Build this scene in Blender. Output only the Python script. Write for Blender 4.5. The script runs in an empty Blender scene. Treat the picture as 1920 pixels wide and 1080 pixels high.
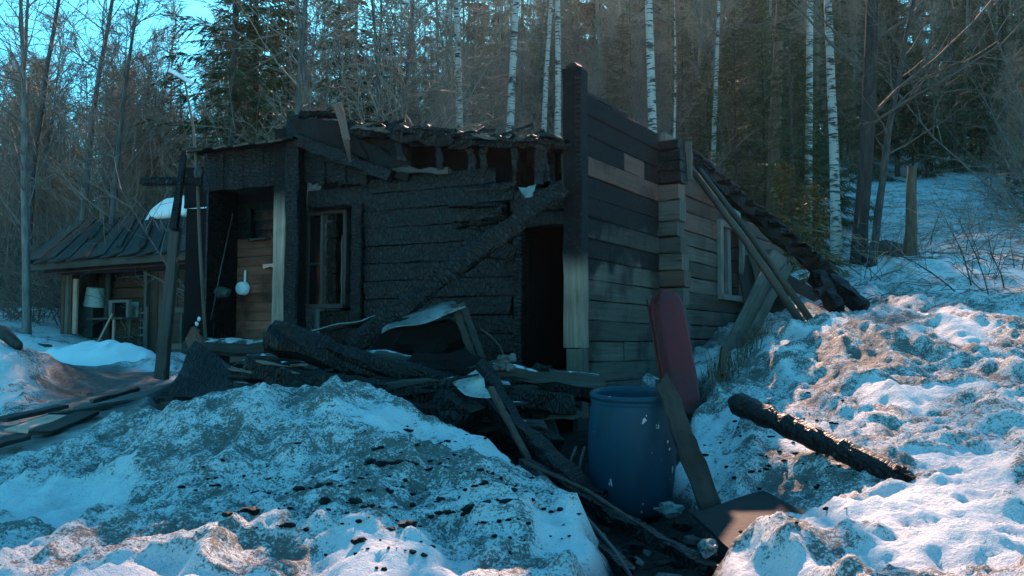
import bpy, math, random
import numpy as np
from mathutils import Vector, Matrix, Quaternion
from mathutils.noise import noise as mnoise

scene = bpy.context.scene
COL = scene.collection
V = Vector

# ------------------------------------------------------------------ camera
FPX = 1700.0                       # focal length in pixels of the 1920 px wide photograph
PITCH = math.atan(110.0 / FPX)     # horizon sits 110 px below the middle
EYE = 1.6
cam_data = bpy.data.cameras.new('camera')
cam_data.sensor_width = 36.0
cam_data.lens = FPX / 1920.0 * 36.0
cam_data.clip_start = 0.05
cam_data.clip_end = 2000.0
cam = bpy.data.objects.new('camera', cam_data)
cam.location = (0, 0, EYE)
cam.rotation_euler = (math.pi / 2 + PITCH, 0, 0)
COL.objects.link(cam)
scene.camera = cam

# ------------------------------------------------------------------ sky, sun, exposure
SUN_EL, SUN_AZ = math.radians(32.5), math.radians(5.0)
world = bpy.data.worlds.new('World')
scene.world = world
world.use_nodes = True
wn, wl = world.node_tree.nodes, world.node_tree.links
wn.clear()
w_out = wn.new('ShaderNodeOutputWorld')
w_bg = wn.new('ShaderNodeBackground')
w_sky = wn.new('ShaderNodeTexSky')
w_sky.sky_type = 'NISHITA'
w_sky.sun_disc = False
w_sky.sun_elevation = SUN_EL
w_sky.sun_rotation = SUN_AZ
w_sky.altitude = 300
w_sky.air_density = 1.0
w_sky.dust_density = 0.5
w_sky.ozone_density = 2.0
w_tint = wn.new('ShaderNodeMix'); w_tint.data_type = 'RGBA'; w_tint.blend_type = 'MULTIPLY'
w_tint.inputs[0].default_value = 1.0
w_tint.inputs[7].default_value = (0.23, 0.95, 1.0, 1)
wl.new(w_sky.outputs[0], w_tint.inputs[6])
wl.new(w_tint.outputs[2], w_bg.inputs[0])
w_bg.inputs[1].default_value = 0.15
wl.new(w_bg.outputs[0], w_out.inputs[0])

sun_data = bpy.data.lights.new('sun', 'SUN')
sun_data.energy = 5.0
sun_data.angle = math.radians(0.5)
sun_data.color = (1.0, 0.60, 0.44)
sun = bpy.data.objects.new('sun', sun_data)
SUN_DIR = V((math.sin(SUN_AZ) * math.cos(SUN_EL), math.cos(SUN_AZ) * math.cos(SUN_EL), math.sin(SUN_EL)))
sun.rotation_euler = SUN_DIR.to_track_quat('Z', 'Y').to_euler()
sun.location = (0, 0, 30)
COL.objects.link(sun)

scene.view_settings.view_transform = 'Standard'
scene.view_settings.look = 'None'
HAZE = 0.0002
scene.view_settings.exposure = 1.13
scene.view_settings.gamma = 1.0
scene.view_settings.use_curve_mapping = False
scene.cycles.use_denoising = True
scene.cycles.adaptive_threshold = 0.02
scene.cycles.max_bounces = 4
scene.cycles.diffuse_bounces = 2
scene.cycles.transparent_max_bounces = 6
scene.cycles.volume_bounces = 0

# ------------------------------------------------------------------ helpers
_cp, _sp = math.cos(PITCH), math.sin(PITCH)
def ray(px, py):
    u, v = (px - 960.0) / FPX, (540.0 - py) / FPX
    return V((u, _cp - _sp * v, _sp + _cp * v))
def P(px, py, d):
    """world point seen at photo pixel (px, py) standing d metres in front of the camera"""
    r = ray(px, py)
    return V((0, 0, EYE)) + r * (d / r.y)

def lerp(a, b, t): return a + (b - a) * t
def sstep(a, b, x):
    t = np.clip((x - a) / (b - a), 0, 1)
    return t * t * (3 - 2 * t)

class Wall:
    """a vertical plane: t metres along it, z up, n metres out towards the camera"""
    def __init__(s, origin, az):
        s.o = V((origin[0], origin[1], 0)); s.u = V((math.sin(az), math.cos(az), 0))
        n = V((s.u.y, -s.u.x, 0))
        s.n = n if n.y < 0 else -n
    def pt(s, t, z, n=0.0):
        p = s.o + s.u * t + s.n * n
        return V((p.x, p.y, z))
    def tz(s, px, py, n=0.0):
        r = ray(px, py); c = V((0, 0, EYE)); o = s.o + s.n * n
        # solve c + r*k = o + u*t in plan
        den = r.x * s.u.y - r.y * s.u.x
        k = ((o.x - c.x) * s.u.y - (o.y - c.y) * s.u.x) / den
        p = c + r * k
        t = (V((p.x, p.y, 0)) - o).dot(s.u)
        return t, p.z
    def at(s, px, py, n=0.0):
        t, z = s.tz(px, py, n)
        return s.pt(t, z, n)

ORIG = {}
class MB:
    def __init__(s, seed=0):
        s.v, s.f, s.uv, s.r = [], [], [], random.Random(seed)
    def face(s, idx, uvs):
        s.f.append(idx); s.uv.extend(uvs)
    def beam(s, p0, p1, w, h, up=(0, 0, 1), jit=0.0, segs=1, taper=1.0, chamfer=0.0, bow=0.0, rag=0.0):
        """bar from p0 to p1; w across, h along 'up'; chamfered profile, uneven along its length"""
        p0, p1 = V(p0), V(p1)
        d = p1 - p0; L = d.length
        if L < 1e-6: return s
        d = d / L
        up = V(up)
        side = d.cross(up)
        if side.length < 1e-3: side = d.cross(V((1, 0, 0)))
        side.normalize(); up = side.cross(d).normalized()
        c = chamfer
        if c > 0:
            prof = [(-.5 + c, -.5), (.5 - c, -.5), (.5, -.5 + c), (.5, .5 - c), (.5 - c, .5), (-.5 + c, .5), (-.5, .5 - c), (-.5, -.5 + c)]
        else:
            prof = [(-.5, -.5), (.5, -.5), (.5, .5), (-.5, .5)]
        n = len(prof); b = len(s.v); R = s.r
        uo, vo = R.uniform(0, 50), R.uniform(0, 50)
        per = [0.0]
        for i in range(n):
            a, q = prof[i], prof[(i + 1) % n]
            per.append(per[-1] + math.hypot((q[0] - a[0]) * w, (q[1] - a[1]) * h))
        for k in range(segs + 1):
            t = k / segs
            sc = lerp(1.0, taper, t)
            ce = p0 + d * (L * t) + up * (bow * 4 * t * (1 - t))
            if 0 < k < segs and jit: ce = ce + side * R.uniform(-jit, jit) * .5 + up * R.uniform(-jit, jit) * .5
            end = (k == 0 or k == segs)
            for (a, q) in prof:
                j = jit
                s.v.append(ce + side * (a * w * sc + R.uniform(-j, j)) + up * (q * h * sc + R.uniform(-j, j)) + d * (R.uniform(-rag, rag) if end else 0))
        for k in range(segs):
            u0, u1 = uo + L * k / segs, uo + L * (k + 1) / segs
            for i in range(n):
                a, q = b + k * n + i, b + k * n + (i + 1) % n
                s.face((a, q, q + n, a + n), ((u0, vo + per[i]), (u0, vo + per[i + 1]), (u1, vo + per[i + 1]), (u1, vo + per[i])))
        s.face(tuple(b + i for i in reversed(range(n))), tuple((uo + prof[i][1] * h * .3, vo + prof[i][0] * w) for i in reversed(range(n))))
        e = b + segs * n
        s.face(tuple(e + i for i in range(n)), tuple((uo + prof[i][1] * h * .3, vo + prof[i][0] * w) for i in range(n)))
        return s
    def tube(s, pts, rads, n=6, jit=0.0, cap=True):
        b = len(s.v); m = len(pts); R = s.r
        uo, vo = R.uniform(0, 50), R.uniform(0, 50)
        prev = None; acc = 0.0; us = []
        for k in range(m):
            p = pts[k]
            d = (pts[min(k + 1, m - 1)] - pts[max(k - 1, 0)])
            if d.length < 1e-9: d = V((0, 0, 1))
            d.normalize()
            if prev is None:
                a = d.cross(V((0, 0, 1)))
                if a.length < .05: a = d.cross(V((1, 0, 0)))
                a.normalize()
            else:
                a = (prev - d * prev.dot(d))
                if a.length < 1e-4: a = d.orthogonal()
                a.normalize()
            prev = a; c = d.cross(a)
            if k: acc += (pts[k] - pts[k - 1]).length
            us.append(uo + acc)
            for i in range(n):
                an = 2 * math.pi * i / n
                rr = rads[k] * (1 + (R.uniform(-jit, jit) if jit else 0))
                s.v.append(p + a * (math.cos(an) * rr) + c * (math.sin(an) * rr))
        for k in range(m - 1):
            for i in range(n):
                j = (i + 1) % n
                v0, v1 = vo + i / n * 6.28 * rads[0], vo + (i + 1) / n * 6.28 * rads[0]
                s.face((b + k * n + i, b + k * n + j, b + (k + 1) * n + j, b + (k + 1) * n + i), ((us[k], v0), (us[k], v1), (us[k + 1], v1), (us[k + 1], v0)))
        if cap:
            s.face(tuple(b + i for i in reversed(range(n))), ((0, 0),) * n)
            s.face(tuple(b + (m - 1) * n + i for i in range(n)), ((0, 0),) * n)
        return s
    def sheet(s, c00, c10, c11, c01, nu=8, nv=5, amp=0.03, freq=3.0, thick=0.012, sag=0.0, rag=0.0):
        """a crumpled thin plate between four corners, with real thickness"""
        c00, c10, c11, c01 = V(c00), V(c10), V(c11), V(c01)
        nrm = (c10 - c00).cross(c01 - c00)
        if nrm.length < 1e-9: nrm = (c10 - c11).cross(c01 - c11)
        nrm.normalize()
        b = len(s.v); R = s.r; so = V((R.uniform(0, 99), R.uniform(0, 99), R.uniform(0, 99)))
        Lu, Lv = (c10 - c00).length, (c01 - c00).length
        uo = R.uniform(0, 40)
        for side in (0, 1):
            for j in range(nv + 1):
                for i in range(nu + 1):
                    u, v = i / nu, j / nv
                    p = lerp(lerp(c00, c10, u), lerp(c01, c11, u), v)
                    k = mnoise(p * freq + so) * amp
                    e = 0
                    if rag and (i in (0, nu) or j in (0, nv)):
                        e = mnoise(p * freq * 3 + so * 2) * rag
                    p = p + nrm * (k + (thick if side else 0)) - V((0, 0, 1)) * sag * 4 * u * (1 - u)
                    if e:
                        p = p + (c10 - c00).normalized() * e + (c01 - c00).normalized() * e * .7
                    s.v.append(p)
        m = (nu + 1) * (nv + 1)
        def uvq(i, j): return (uo + i / nu * Lu, j / nv * Lv)
        for j in range(nv):
            for i in range(nu):
                a = b + j * (nu + 1) + i
                q = (a, a + 1, a + nu + 2, a + nu + 1)
                uv = (uvq(i, j), uvq(i + 1, j), uvq(i + 1, j + 1), uvq(i, j + 1))
                s.face(tuple(x + m for x in q), uv)
                s.face(tuple(reversed(q)), tuple(reversed(uv)))
        edge = [b + i for i in range(nu + 1)] + [b + j * (nu + 1) + nu for j in range(1, nv + 1)] + [b + nv * (nu + 1) + i for i in reversed(range(nu))] + [b + j * (nu + 1) for j in reversed(range(1, nv))]
        for i in range(len(edge)):
            a, c = edge[i], edge[(i + 1) % len(edge)]
            s.face((a, c, c + m, a + m), ((0, 0), (.1, 0), (.1, .02), (0, .02)))
        return s
    def lathe(s, prof, n=24, M=None):
        M = M or Matrix.Identity(4)
        b = len(s.v)
        for (r, z) in prof:
            for i in range(n):
                a = 2 * math.pi * i / n
                s.v.append(M @ V((r * math.cos(a), r * math.sin(a), z)))
        for k in range(len(prof) - 1):
            for i in range(n):
                j = (i + 1) % n
                s.face((b + k * n + i, b + k * n + j, b + (k + 1) * n + j, b + (k + 1) * n + i),
                       ((i / n, prof[k][1]), ((i + 1) / n, prof[k][1]), ((i + 1) / n, prof[k + 1][1]), (i / n, prof[k + 1][1])))
        return s
    def lump(s, c, r, sq=(1, 1, 1), rot=0.0, amp=.35, sub=1):
        """an uneven stone-like lump"""
        phi = (1 + 5 ** .5) / 2
        base = [(-1, phi, 0), (1, phi, 0), (-1, -phi, 0), (1, -phi, 0), (0, -1, phi), (0, 1, phi), (0, -1, -phi), (0, 1, -phi), (phi, 0, -1), (phi, 0, 1), (-phi, 0, -1), (-phi, 0, 1)]
        fs = [(0, 11, 5), (0, 5, 1), (0, 1, 7), (0, 7, 10), (0, 10, 11), (1, 5, 9), (5, 11, 4), (11, 10, 2), (10, 7, 6), (7, 1, 8), (3, 9, 4), (3, 4, 2), (3, 2, 6), (3, 6, 8), (3, 8, 9), (4, 9, 5), (2, 4, 11), (6, 2, 10), (8, 6, 7), (9, 8, 1)]
        vs = [V(x).normalized() for x in base]
        for _ in range(sub):
            mid = {}; nf = []
            def m(a, c):
                k = (min(a, c), max(a, c))
                if k not in mid:
                    vs.append(((vs[a] + vs[c]) / 2).normalized()); mid[k] = len(vs) - 1
                return mid[k]
            for a, g, d in fs:
                x, y, z = m(a, g), m(g, d), m(d, a)
                nf += [(a, x, z), (g, y, x), (d, z, y), (x, y, z)]
            fs = nf
        b = len(s.v); so = V((s.r.uniform(0, 99), s.r.uniform(0, 99), 0)); cr, sr = math.cos(rot), math.sin(rot)
        for v in vs:
            k = r * (1 + amp * mnoise(v * 1.6 + so) + amp * .5 * mnoise(v * 4 + so))
            x, y, z = v.x * k * sq[0], v.y * k * sq[1], v.z * k * sq[2]
            s.v.append(V(c) + V((x * cr - y * sr, x * sr + y * cr, z)))
        for f in fs:
            s.face(tuple(b + i for i in f), tuple((vs[i].x, vs[i].z) for i in f))
        return s
    def build(s, name, mat, parent=None, origin=None, smooth=False):
        if parent is not None: o0 = ORIG[parent.name]
        elif origin is not None: o0 = V(origin)
        else:
            xs = [v.x for v in s.v]; ys = [v.y for v in s.v]
            o0 = V(((min(xs) + max(xs)) / 2, (min(ys) + max(ys)) / 2, min(v.z for v in s.v)))
        me = bpy.data.meshes.new(name)
        me.from_pydata([(v.x - o0.x, v.y - o0.y, v.z - o0.z) for v in s.v], [], s.f)
        ul = me.uv_layers.new(name='UVMap')
        ul.data.foreach_set('uv', np.array(s.uv, dtype=np.float32).ravel())
        if smooth: me.polygons.foreach_set('use_smooth', [True] * len(me.polygons))
        me.materials.append(mat)
        me.update()
        o = bpy.data.objects.new(name, me)
        COL.objects.link(o)
        if parent is not None: o.parent = parent
        else: o.location = o0
        ORIG[o.name] = o0
        return o

def empty(name, loc, label=None, cat=None, group=None):
    o = bpy.data.objects.new(name, None)
    o.location = loc; o.empty_display_size = .2
    COL.objects.link(o); ORIG[o.name] = V(loc)
    tag(o, label, cat, group)
    return o
def tag(o, label=None, cat=None, group=None, kind=None):
    if cat and not kind: o['kind'] = 'thing'
    if label: o['label'] = label
    if cat: o['category'] = cat
    if group: o['group'] = group
    if kind: o['kind'] = kind
    return o
def copy_tree(root):
    r = root.copy(); COL.objects.link(r)
    for ch in root.children:
        c = ch.copy(); COL.objects.link(c); c.parent = r
        for g in ch.children:
            d = g.copy(); COL.objects.link(d); d.parent = c
    return r

# ------------------------------------------------------------------ materials
class NT:
    def __init__(s, name):
        s.m = bpy.data.materials.new(name); s.m.use_nodes = True
        s.n, s.l = s.m.node_tree.nodes, s.m.node_tree.links
        s.n.clear()
        s.out = s.n.new('ShaderNodeOutputMaterial'); s.b = s.n.new('ShaderNodeBsdfPrincipled')
        s.l.new(s.b.outputs[0], s.out.inputs[0])
    def put(s, sock, val):
        if val is None: return
        if hasattr(val, 'is_output') or isinstance(val, bpy.types.NodeSocket): s.l.new(val, sock)
        elif isinstance(val, (tuple, list)) and len(val) == 3 and sock.type == 'RGBA': sock.default_value = (*val, 1)
        else: sock.default_value = val
    def node(s, t, ins=None, **kw):
        n = s.n.new(t)
        for k, v in kw.items(): setattr(n, k, v)
        for k, v in (ins or {}).items(): s.put(n.inputs[k], v)
        return n
    def math(s, op, a, b=None, c=None, clamp=False):
        n = s.node('ShaderNodeMath', operation=op, use_clamp=clamp)
        s.put(n.inputs[0], a); s.put(n.inputs[1], b); s.put(n.inputs[2], c)
        return n.outputs[0]
    def mapv(s, vec, scale=(1, 1, 1), loc=(0, 0, 0)):
        return s.node('ShaderNodeMapping', {'Vector': vec, 'Scale': scale, 'Location': loc}).outputs[0]
    def noise(s, vec, scale, detail=4, rough=.55, dist=0.0):
        return s.node('ShaderNodeTexNoise', {'Vector': vec, 'Scale': scale, 'Detail': detail, 'Roughness': rough, 'Distortion': dist}).outputs[0]
    def vor(s, vec, scale, feature='F1', out=0, rand=1.0):
        return s.node('ShaderNodeTexVoronoi', {'Vector': vec, 'Scale': scale, 'Randomness': rand}, feature=feature).outputs[out]
    def ramp(s, fac, stops, interp='LINEAR'):
        n = s.node('ShaderNodeValToRGB', {'Fac': fac})
        n.color_ramp.interpolation = interp
        el = n.color_ramp.elements
        while len(el) < len(stops): el.new(0.5)
        for e, (p, c) in zip(el, stops):
            e.position = p; e.color = (*c, 1) if len(c) == 3 else c
        return n.outputs[0]
    def step(s, x, a, b):
        n = s.node('ShaderNodeMapRange', {'Value': x, 'From Min': a, 'From Max': b}, interpolation_type='SMOOTHSTEP')
        return n.outputs[0]
    def mix(s, f, a, b, mode='MIX'):
        n = s.node('ShaderNodeMix', data_type='RGBA', blend_type=mode)
        s.put(n.inputs[0], f); s.put(n.inputs[6], a); s.put(n.inputs[7], b)
        return n.outputs[2]
    def bump(s, h, strength=.5, dist=.02, nrm=None):
        n = s.node('ShaderNodeBump', {'Height': h, 'Strength': strength, 'Distance': dist})
        if nrm: s.l.new(nrm, n.inputs['Normal'])
        return n.outputs[0]
    def uv(s): return s.node('ShaderNodeTexCoord').outputs['UV']
    def obj(s): return s.node('ShaderNodeTexCoord').outputs['Object']
    def pos(s): return s.node('ShaderNodeNewGeometry').outputs['Position']
    def rnd(s): return s.node('ShaderNodeObjectInfo').outputs['Random']
    def attr(s, name): return s.node('ShaderNodeAttribute', attribute_name=name).outputs['Fac']
    def sep(s, vec): return s.node('ShaderNodeSeparateXYZ', {0: vec}).outputs
    def fin(s, col=None, rough=None, nrm=None, spec=None, metal=None):
        s.put(s.b.inputs['Base Color'], col); s.put(s.b.inputs['Roughness'], rough)
        if nrm is not None: s.l.new(nrm, s.b.inputs['Normal'])
        if spec is not None: s.put(s.b.inputs['Specular IOR Level'], spec)
        if metal is not None: s.put(s.b.inputs['Metallic'], metal)
        return s.m

def char_nodes(t, uv, scale=1.0):
    """alligator-cracked charcoal: colour and height"""
    w = t.noise(uv, 7, 2)
    uvw = t.node('ShaderNodeVectorMath', {0: uv, 1: t.node('ShaderNodeCombineXYZ', {0: t.math('MULTIPLY', w, .05), 1: t.math('MULTIPLY', w, .03)}).outputs[0]}, operation='ADD').outputs[0]
    e = t.vor(t.mapv(uvw, (34 * scale, 15 * scale, 1)), 1.0, 'DISTANCE_TO_EDGE')
    cell = t.vor(t.mapv(uvw, (34 * scale, 15 * scale, 1)), 1.0, 'F1', 1)
    g = t.noise(uv, 60, 3)
    h = t.math('ADD', t.step(e, 0.0, .22), t.math('MULTIPLY', g, .25))
    big = t.noise(uv, 1.7, 4)
    c = t.ramp(t.math('MULTIPLY', t.step(e, .02, .3), t.math('ADD', t.math('MULTIPLY', t.sep(cell)[0], .5), big)), [(0.0, (.0006, .0008, .0009)), (.5, (.0026, .0033, .0035)), (1.0, (.014, .0165, .0168))])
    return c, h

def mat_char(name, scale=1.0, lift=None, rough=.55):
    t = NT(name)
    c, h = char_nodes(t, t.uv(), scale)
    if lift:
        f = t.step(t.noise(t.mapv(t.uv(), (1.5, 9, 1)), 1.0, 5), .55, .72)
        c = t.mix(f, c, lift)
    return t.fin(c, rough, t.bump(h, .85, .010), .32)

def mat_wood(name, c0, c1, rough=.85, char=None, blotch=.35, snowy=0.0):
    """weathered plank with grain along U; char=(z0,z1,amp): burnt black above that height"""
    t = NT(name); uv = t.uv()
    g = t.noise(t.mapv(uv, (1.6, 34, 1)), 1.0, 6, .6, .4)
    g2 = t.noise(t.mapv(uv, (.9, 6, 1)), 1.0, 4)
    col = t.ramp(t.math('ADD', t.math('MULTIPLY', g, .65), t.math('MULTIPLY', g2, .35)), [(.28, c0), (.72, c1)])
    kn = t.vor(t.mapv(uv, (1.3, 7, 1)), 1.0)
    col = t.mix(t.step(kn, .10, .02), col, tuple(x * .25 for x in c0))
    col = t.mix(t.math('MULTIPLY', t.step(t.noise(t.pos(), 2.1, 4), .45, .7), blotch), col, tuple(x * .35 for x in c0))
    v = t.math('MULTIPLY_ADD', t.rnd(), .7, .62)
    col = t.mix(1.0, col, t.node('ShaderNodeCombineColor', {0: v, 1: v, 2: v}).outputs[0], 'MULTIPLY')
    h = g; ro = rough
    if char:
        z0, z1, amp = char
        cc, ch = char_nodes(t, uv)
        z = t.sep(t.pos())[2]
        nz = t.math('MULTIPLY_ADD', t.noise(t.mapv(t.pos(), (1.5, 1.5, 1.0)), 1.0, 5), amp * 2, -amp)
        nz = t.math('ADD', nz, t.math('MULTIPLY_ADD', t.rnd(), amp * .9, -amp * .45))
        f = t.step(t.math('ADD', z, nz), z0, z1) if z1 > z0 else t.math('SUBTRACT', 1.0, t.step(t.math('ADD', z, nz), z1, z0))
        col = t.mix(f, col, cc)
        h = t.math('ADD', t.math('MULTIPLY', g, .5), t.math('MULTIPLY', t.math('MULTIPLY', ch, f), .6))
    if snowy:
        nz = t.sep(t.node('ShaderNodeNewGeometry').outputs['Normal'])[2]
        f = t.math('MULTIPLY', t.step(nz, .5, .9), t.step(t.noise(t.pos(), 9, 5), .62 - snowy * .3, .75 - snowy * .3))
        col = t.mix(f, col, (.55, .58, .6))
    return t.fin(col, ro, t.bump(h, .6, .006), .3)

def mat_plain(name, col, rough=.6, var=.25, scale=6, spec=.4, metal=0.0, bump=.15, dirt=None):
    t = NT(name)
    n = t.noise(t.obj(), scale, 5)
    c = t.ramp(n, [(.3, tuple(x * (1 - var) for x in col)), (.7, tuple(min(1, x * (1 + var)) for x in col))])
    if dirt:
        c = t.mix(t.math('MULTIPLY', t.step(t.noise(t.obj(), scale * 1.7, 6), .46, .7), dirt[1]), c, dirt[0])
    return t.fin(c, rough, t.bump(t.noise(t.obj(), scale * 6, 4), bump, .01), spec, metal)

M = {}
M['char'] = mat_char('charred_wood', .9)
M['char_fine'] = mat_char('charred_wood_fine', 1.25)
M['char_grey'] = mat_char('charred_wood_greyed', .7, (.030, .033, .033))
M['soot'] = mat_plain('soot_and_shade_black', (.004, .004, .0045), .9, .4, 4, .2)  # real soot, and the black given to sheets standing in for shade
M['plank_right'] = mat_wood('half_burnt_plank', (.034, .028, .024), (.135, .113, .095), char=(2.46, 2.60, .75), blotch=.85)
M['plank_brown'] = mat_wood('scorched_brown_plank', (.11, .05, .036), (.24, .12, .09), char=(3.75, 4.0, .3), blotch=.8)
M['log_grey'] = mat_wood('weathered_log', (.04, .032, .028), (.135, .112, .095), blotch=.45)
M['log_brown'] = mat_wood('brown_weathered_log', (.10, .05, .04), (.22, .13, .105), blotch=.45)
M['porch_board'] = mat_wood('porch_board', (.11, .030, .017), (.30, .125, .08), char=(2.75, 3.2, .7), blotch=.9)
M['post_door'] = mat_wood('door_post_wood', (.10, .062, .046), (.36, .26, .20), char=(2.25, 2.6, .15))
M['post_porch'] = mat_wood('porch_post_wood', (.15, .10, .075), (.50, .37, .29), char=(3.0, 3.45, .15))
M['old_wood'] = mat_wood('old_grey_wood', (.05, .04, .033), (.15, .122, .10))
M['dark_wood'] = mat_wood('dark_damp_wood', (.028, .026, .024), (.075, .066, .058))
M['shed_wood'] = mat_wood('shed_brown_wood', (.045, .020, .013), (.125, .066, .045))
M['shed_roof'] = mat_wood('shed_roof_board', (.016, .016, .014), (.06, .06, .054))
M['mossy_wood'] = mat_wood('mossy_grey_wood', (.016, .012, .010), (.052, .040, .033), blotch=.7)
M['pale_wood'] = mat_wood('pale_fresh_wood', (0.468, 0.240, 0.180), (0.754, 0.420, 0.323), blotch=.15)
M['frosty_wood'] = mat_wood('frosted_dark_wood', (.02, .021, .021), (.07, .07, .066), snowy=.55)
M['white_frame'] = mat_wood('peeling_white_paint', (.15, .135, .125), (.34, .32, .30))
M['blue_plastic'] = None
M['tin'] = mat_plain('weathered_tin', (.19, .22, .21), .5, .4, 5, .5, .3, .3, ((.06, .05, .045), .8))
M['enamel'] = mat_plain('white_enamel', (.72, .76, .80), .3, .08, 8)
M['dark_metal'] = mat_plain('dark_metal', (.05, .05, .052), .5, .4, 9, .5, .5)
M['rust'] = mat_plain('rusty_metal', (.085, .05, .038), .75, .4, 14, .3, .2)
M['glass'] = mat_plain('dark_pane', (.012, .014, .016), .12, .1, 2, .5, 0, .03)
M['plastic_bag'] = mat_plain('dirty_plastic_film', (.26, .33, .33), .35, .35, 9, .5, 0, .4, ((.05, .06, .06), .6))
M['scrap_film'] = mat_plain('grey_plastic_scrap', (.13, .17, .165), .4, .4, 9, .5, 0, .4, ((.03, .035, .035), .7))
M['felt'] = mat_plain('burnt_roofing_felt', (.007, .008, .009), .8, .5, 3, .25, 0, .6)
M['ash_grey'] = mat_plain('grey_ash_crust', (.16, .15, .14), .95, .4, 12, .1, 0, .6, ((.02, .02, .02), .9))
M['dry_grass'] = mat_plain('dry_grass', (.10, .075, .045), .9, .3, 8)
M['cabinet'] = mat_plain('dark_green_panel', (.03, .05, .045), .6, .3, 3)
M['bucket'] = mat_plain('greyed_white_plastic', (.50, .55, .53), .5, .15, 5)
M['brick'] = mat_plain('soot_stained_brick', (.10, .055, .045), .9, .4, 7)

t = NT('blue_barrel_plastic'); uv = t.uv()
sc_ = t.math('MULTIPLY', t.step(t.noise(t.mapv(t.obj(), (13, 13, 9)), 1.0, 3), .675, .69), .7)
c = t.mix(t.noise(t.obj(), 3, 5), (.0012, .030, .052), (.002, .046, .080))
c = t.mix(t.step(t.noise(t.mapv(t.obj(), (5, 5, 1.2)), 1.0, 5), .5, .75), c, (.004, .018, .028))
c = t.mix(sc_, c, (.6, .62, .62))
M['blue_plastic'] = t.fin(c, .55, t.bump(t.noise(t.obj(), 25, 4), .12, .01), .25)
t = NT('faded_red_plastic')
c = t.mix(t.step(t.noise(t.obj(), 3, 6), .4, .65), (.115, .004, .005), (.065, .008, .010))
c = t.mix(t.step(t.noise(t.mapv(t.obj(), (14, 14, 3)), 1, 5), .60, .68), c, (.04, .02, .025))
M['red_plastic'] = t.fin(c, .55, t.bump(t.noise(t.obj(), 18, 4), .15, .01), .35)

# bark, twigs, needles
t = NT('birch_bark'); o = t.obj()
n1 = t.noise(t.mapv(o, (4, 4, 26)), 1.0, 4)
n2 = t.noise(t.mapv(o, (2.2, 2.2, 4.5)), 1.0, 5)
c = t.mix(t.noise(o, 4, 5), (.26, .245, .23), (.46, .44, .42))
c = t.mix(t.step(n1, .53, .60), c, (.05, .045, .04))
c = t.mix(t.step(n2, .56, .66), c, (.035, .032, .03))
M['birch'] = t.fin(c, .8, t.bump(n1, .5, .01), .3)
def mat_bark(name, a, b):
    t = NT(name); o = t.obj()
    n1 = t.noise(t.mapv(o, (16, 16, 3)), 1.0, 5)
    v = t.math('MULTIPLY_ADD', t.rnd(), .8, .6)
    c = t.mix(1.0, t.ramp(n1, [(.3, a), (.7, b)]), t.node('ShaderNodeCombineColor', {0: v, 1: v, 2: v}).outputs[0], 'MULTIPLY')
    return t.fin(c, .9, t.bump(n1, .7, .02), .2)
M['bark_grey'] = mat_bark('grey_bark', (.06, .055, .052), (.17, .155, .145))
M['bark_dark'] = mat_bark('dark_bark', (.025, .024, .024), (.075, .068, .063))
M['bark_pine'] = mat_bark('pine_bark', (.07, .045, .034), (.19, .115, .08))
def mat_twig(name, a, b):
    t = NT(name)
    v = t.math('MULTIPLY_ADD', t.rnd(), .6, .7)
    c = t.mix(1.0, t.mix(t.noise(t.obj(), 1.3, 2), a, b), t.node('ShaderNodeCombineColor', {0: v, 1: v, 2: v}).outputs[0], 'MULTIPLY')
    return t.fin(c, .75, None, .35)
M['twig_brown'] = mat_twig('brown_twigs', (.14, .09, .065), (.30, .20, .145))
M['twig_grey'] = mat_twig('grey_twigs', (.075, .06, .05), (.22, .175, .145))
t = NT('spruce_needles')
v = t.math('MULTIPLY_ADD', t.rnd(), .6, .7)
c = t.mix(t.noise(t.obj(), 2.2, 3), (.028, .050, .026), (.085, .105, .042))
c = t.mix(1.0, c, t.node('ShaderNodeCombineColor', {0: v, 1: v, 2: v}).outputs[0], 'MULTIPLY')
M['needles'] = t.fin(c, .7, None, .3)
t = NT('sun_tinted_needles')
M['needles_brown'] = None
M['needles_sun_tint'] = t.fin(t.mix(t.noise(t.obj(), 3, 3), (.10, .07, .026), (.22, .125, .04)), .7, None, .3)  # warm tone paints the sapling as if sun fell on it
t = NT('brown_conifer_twigs')
M['needles_brown'] = t.fin(t.mix(t.noise(t.obj(), 2, 3), (.09, .055, .03), (.22, .13, .075)), .8, None, .2)

# ------------------------------------------------------------------ terrain
def _hash(ix, iy, seed):
    h = (ix.astype(np.int64) * 374761393 + iy.astype(np.int64) * 668265263 + seed * 974634777) & 0x7fffffff
    h = ((h ^ (h >> 13)) * 1274126177) & 0x7fffffff
    h = h ^ (h >> 16)
    return (h & 0xffff) / 65535.0
def vnoise(x, y, seed=0):
    ix, iy = np.floor(x), np.floor(y)
    fx, fy = x - ix, y - iy
    fx, fy = fx * fx * (3 - 2 * fx), fy * fy * (3 - 2 * fy)
    a, b = _hash(ix, iy, seed), _hash(ix + 1, iy, seed)
    c, d = _hash(ix, iy + 1, seed), _hash(ix + 1, iy + 1, seed)
    return (a + (b - a) * fx) * (1 - fy) + (c + (d - c) * fx) * fy - .5
def fbm(x, y, oct=4, seed=0, gain=.5):
    s, a = 0, 1.0
    for k in range(oct):
        ca, sa = math.cos(k * 1.1 + .4), math.sin(k * 1.1 + .4)
        s = s + a * vnoise((x * ca - y * sa) * 2 ** k, (x * sa + y * ca) * 2 ** k, seed + k * 17); a *= gain
    return s

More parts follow.
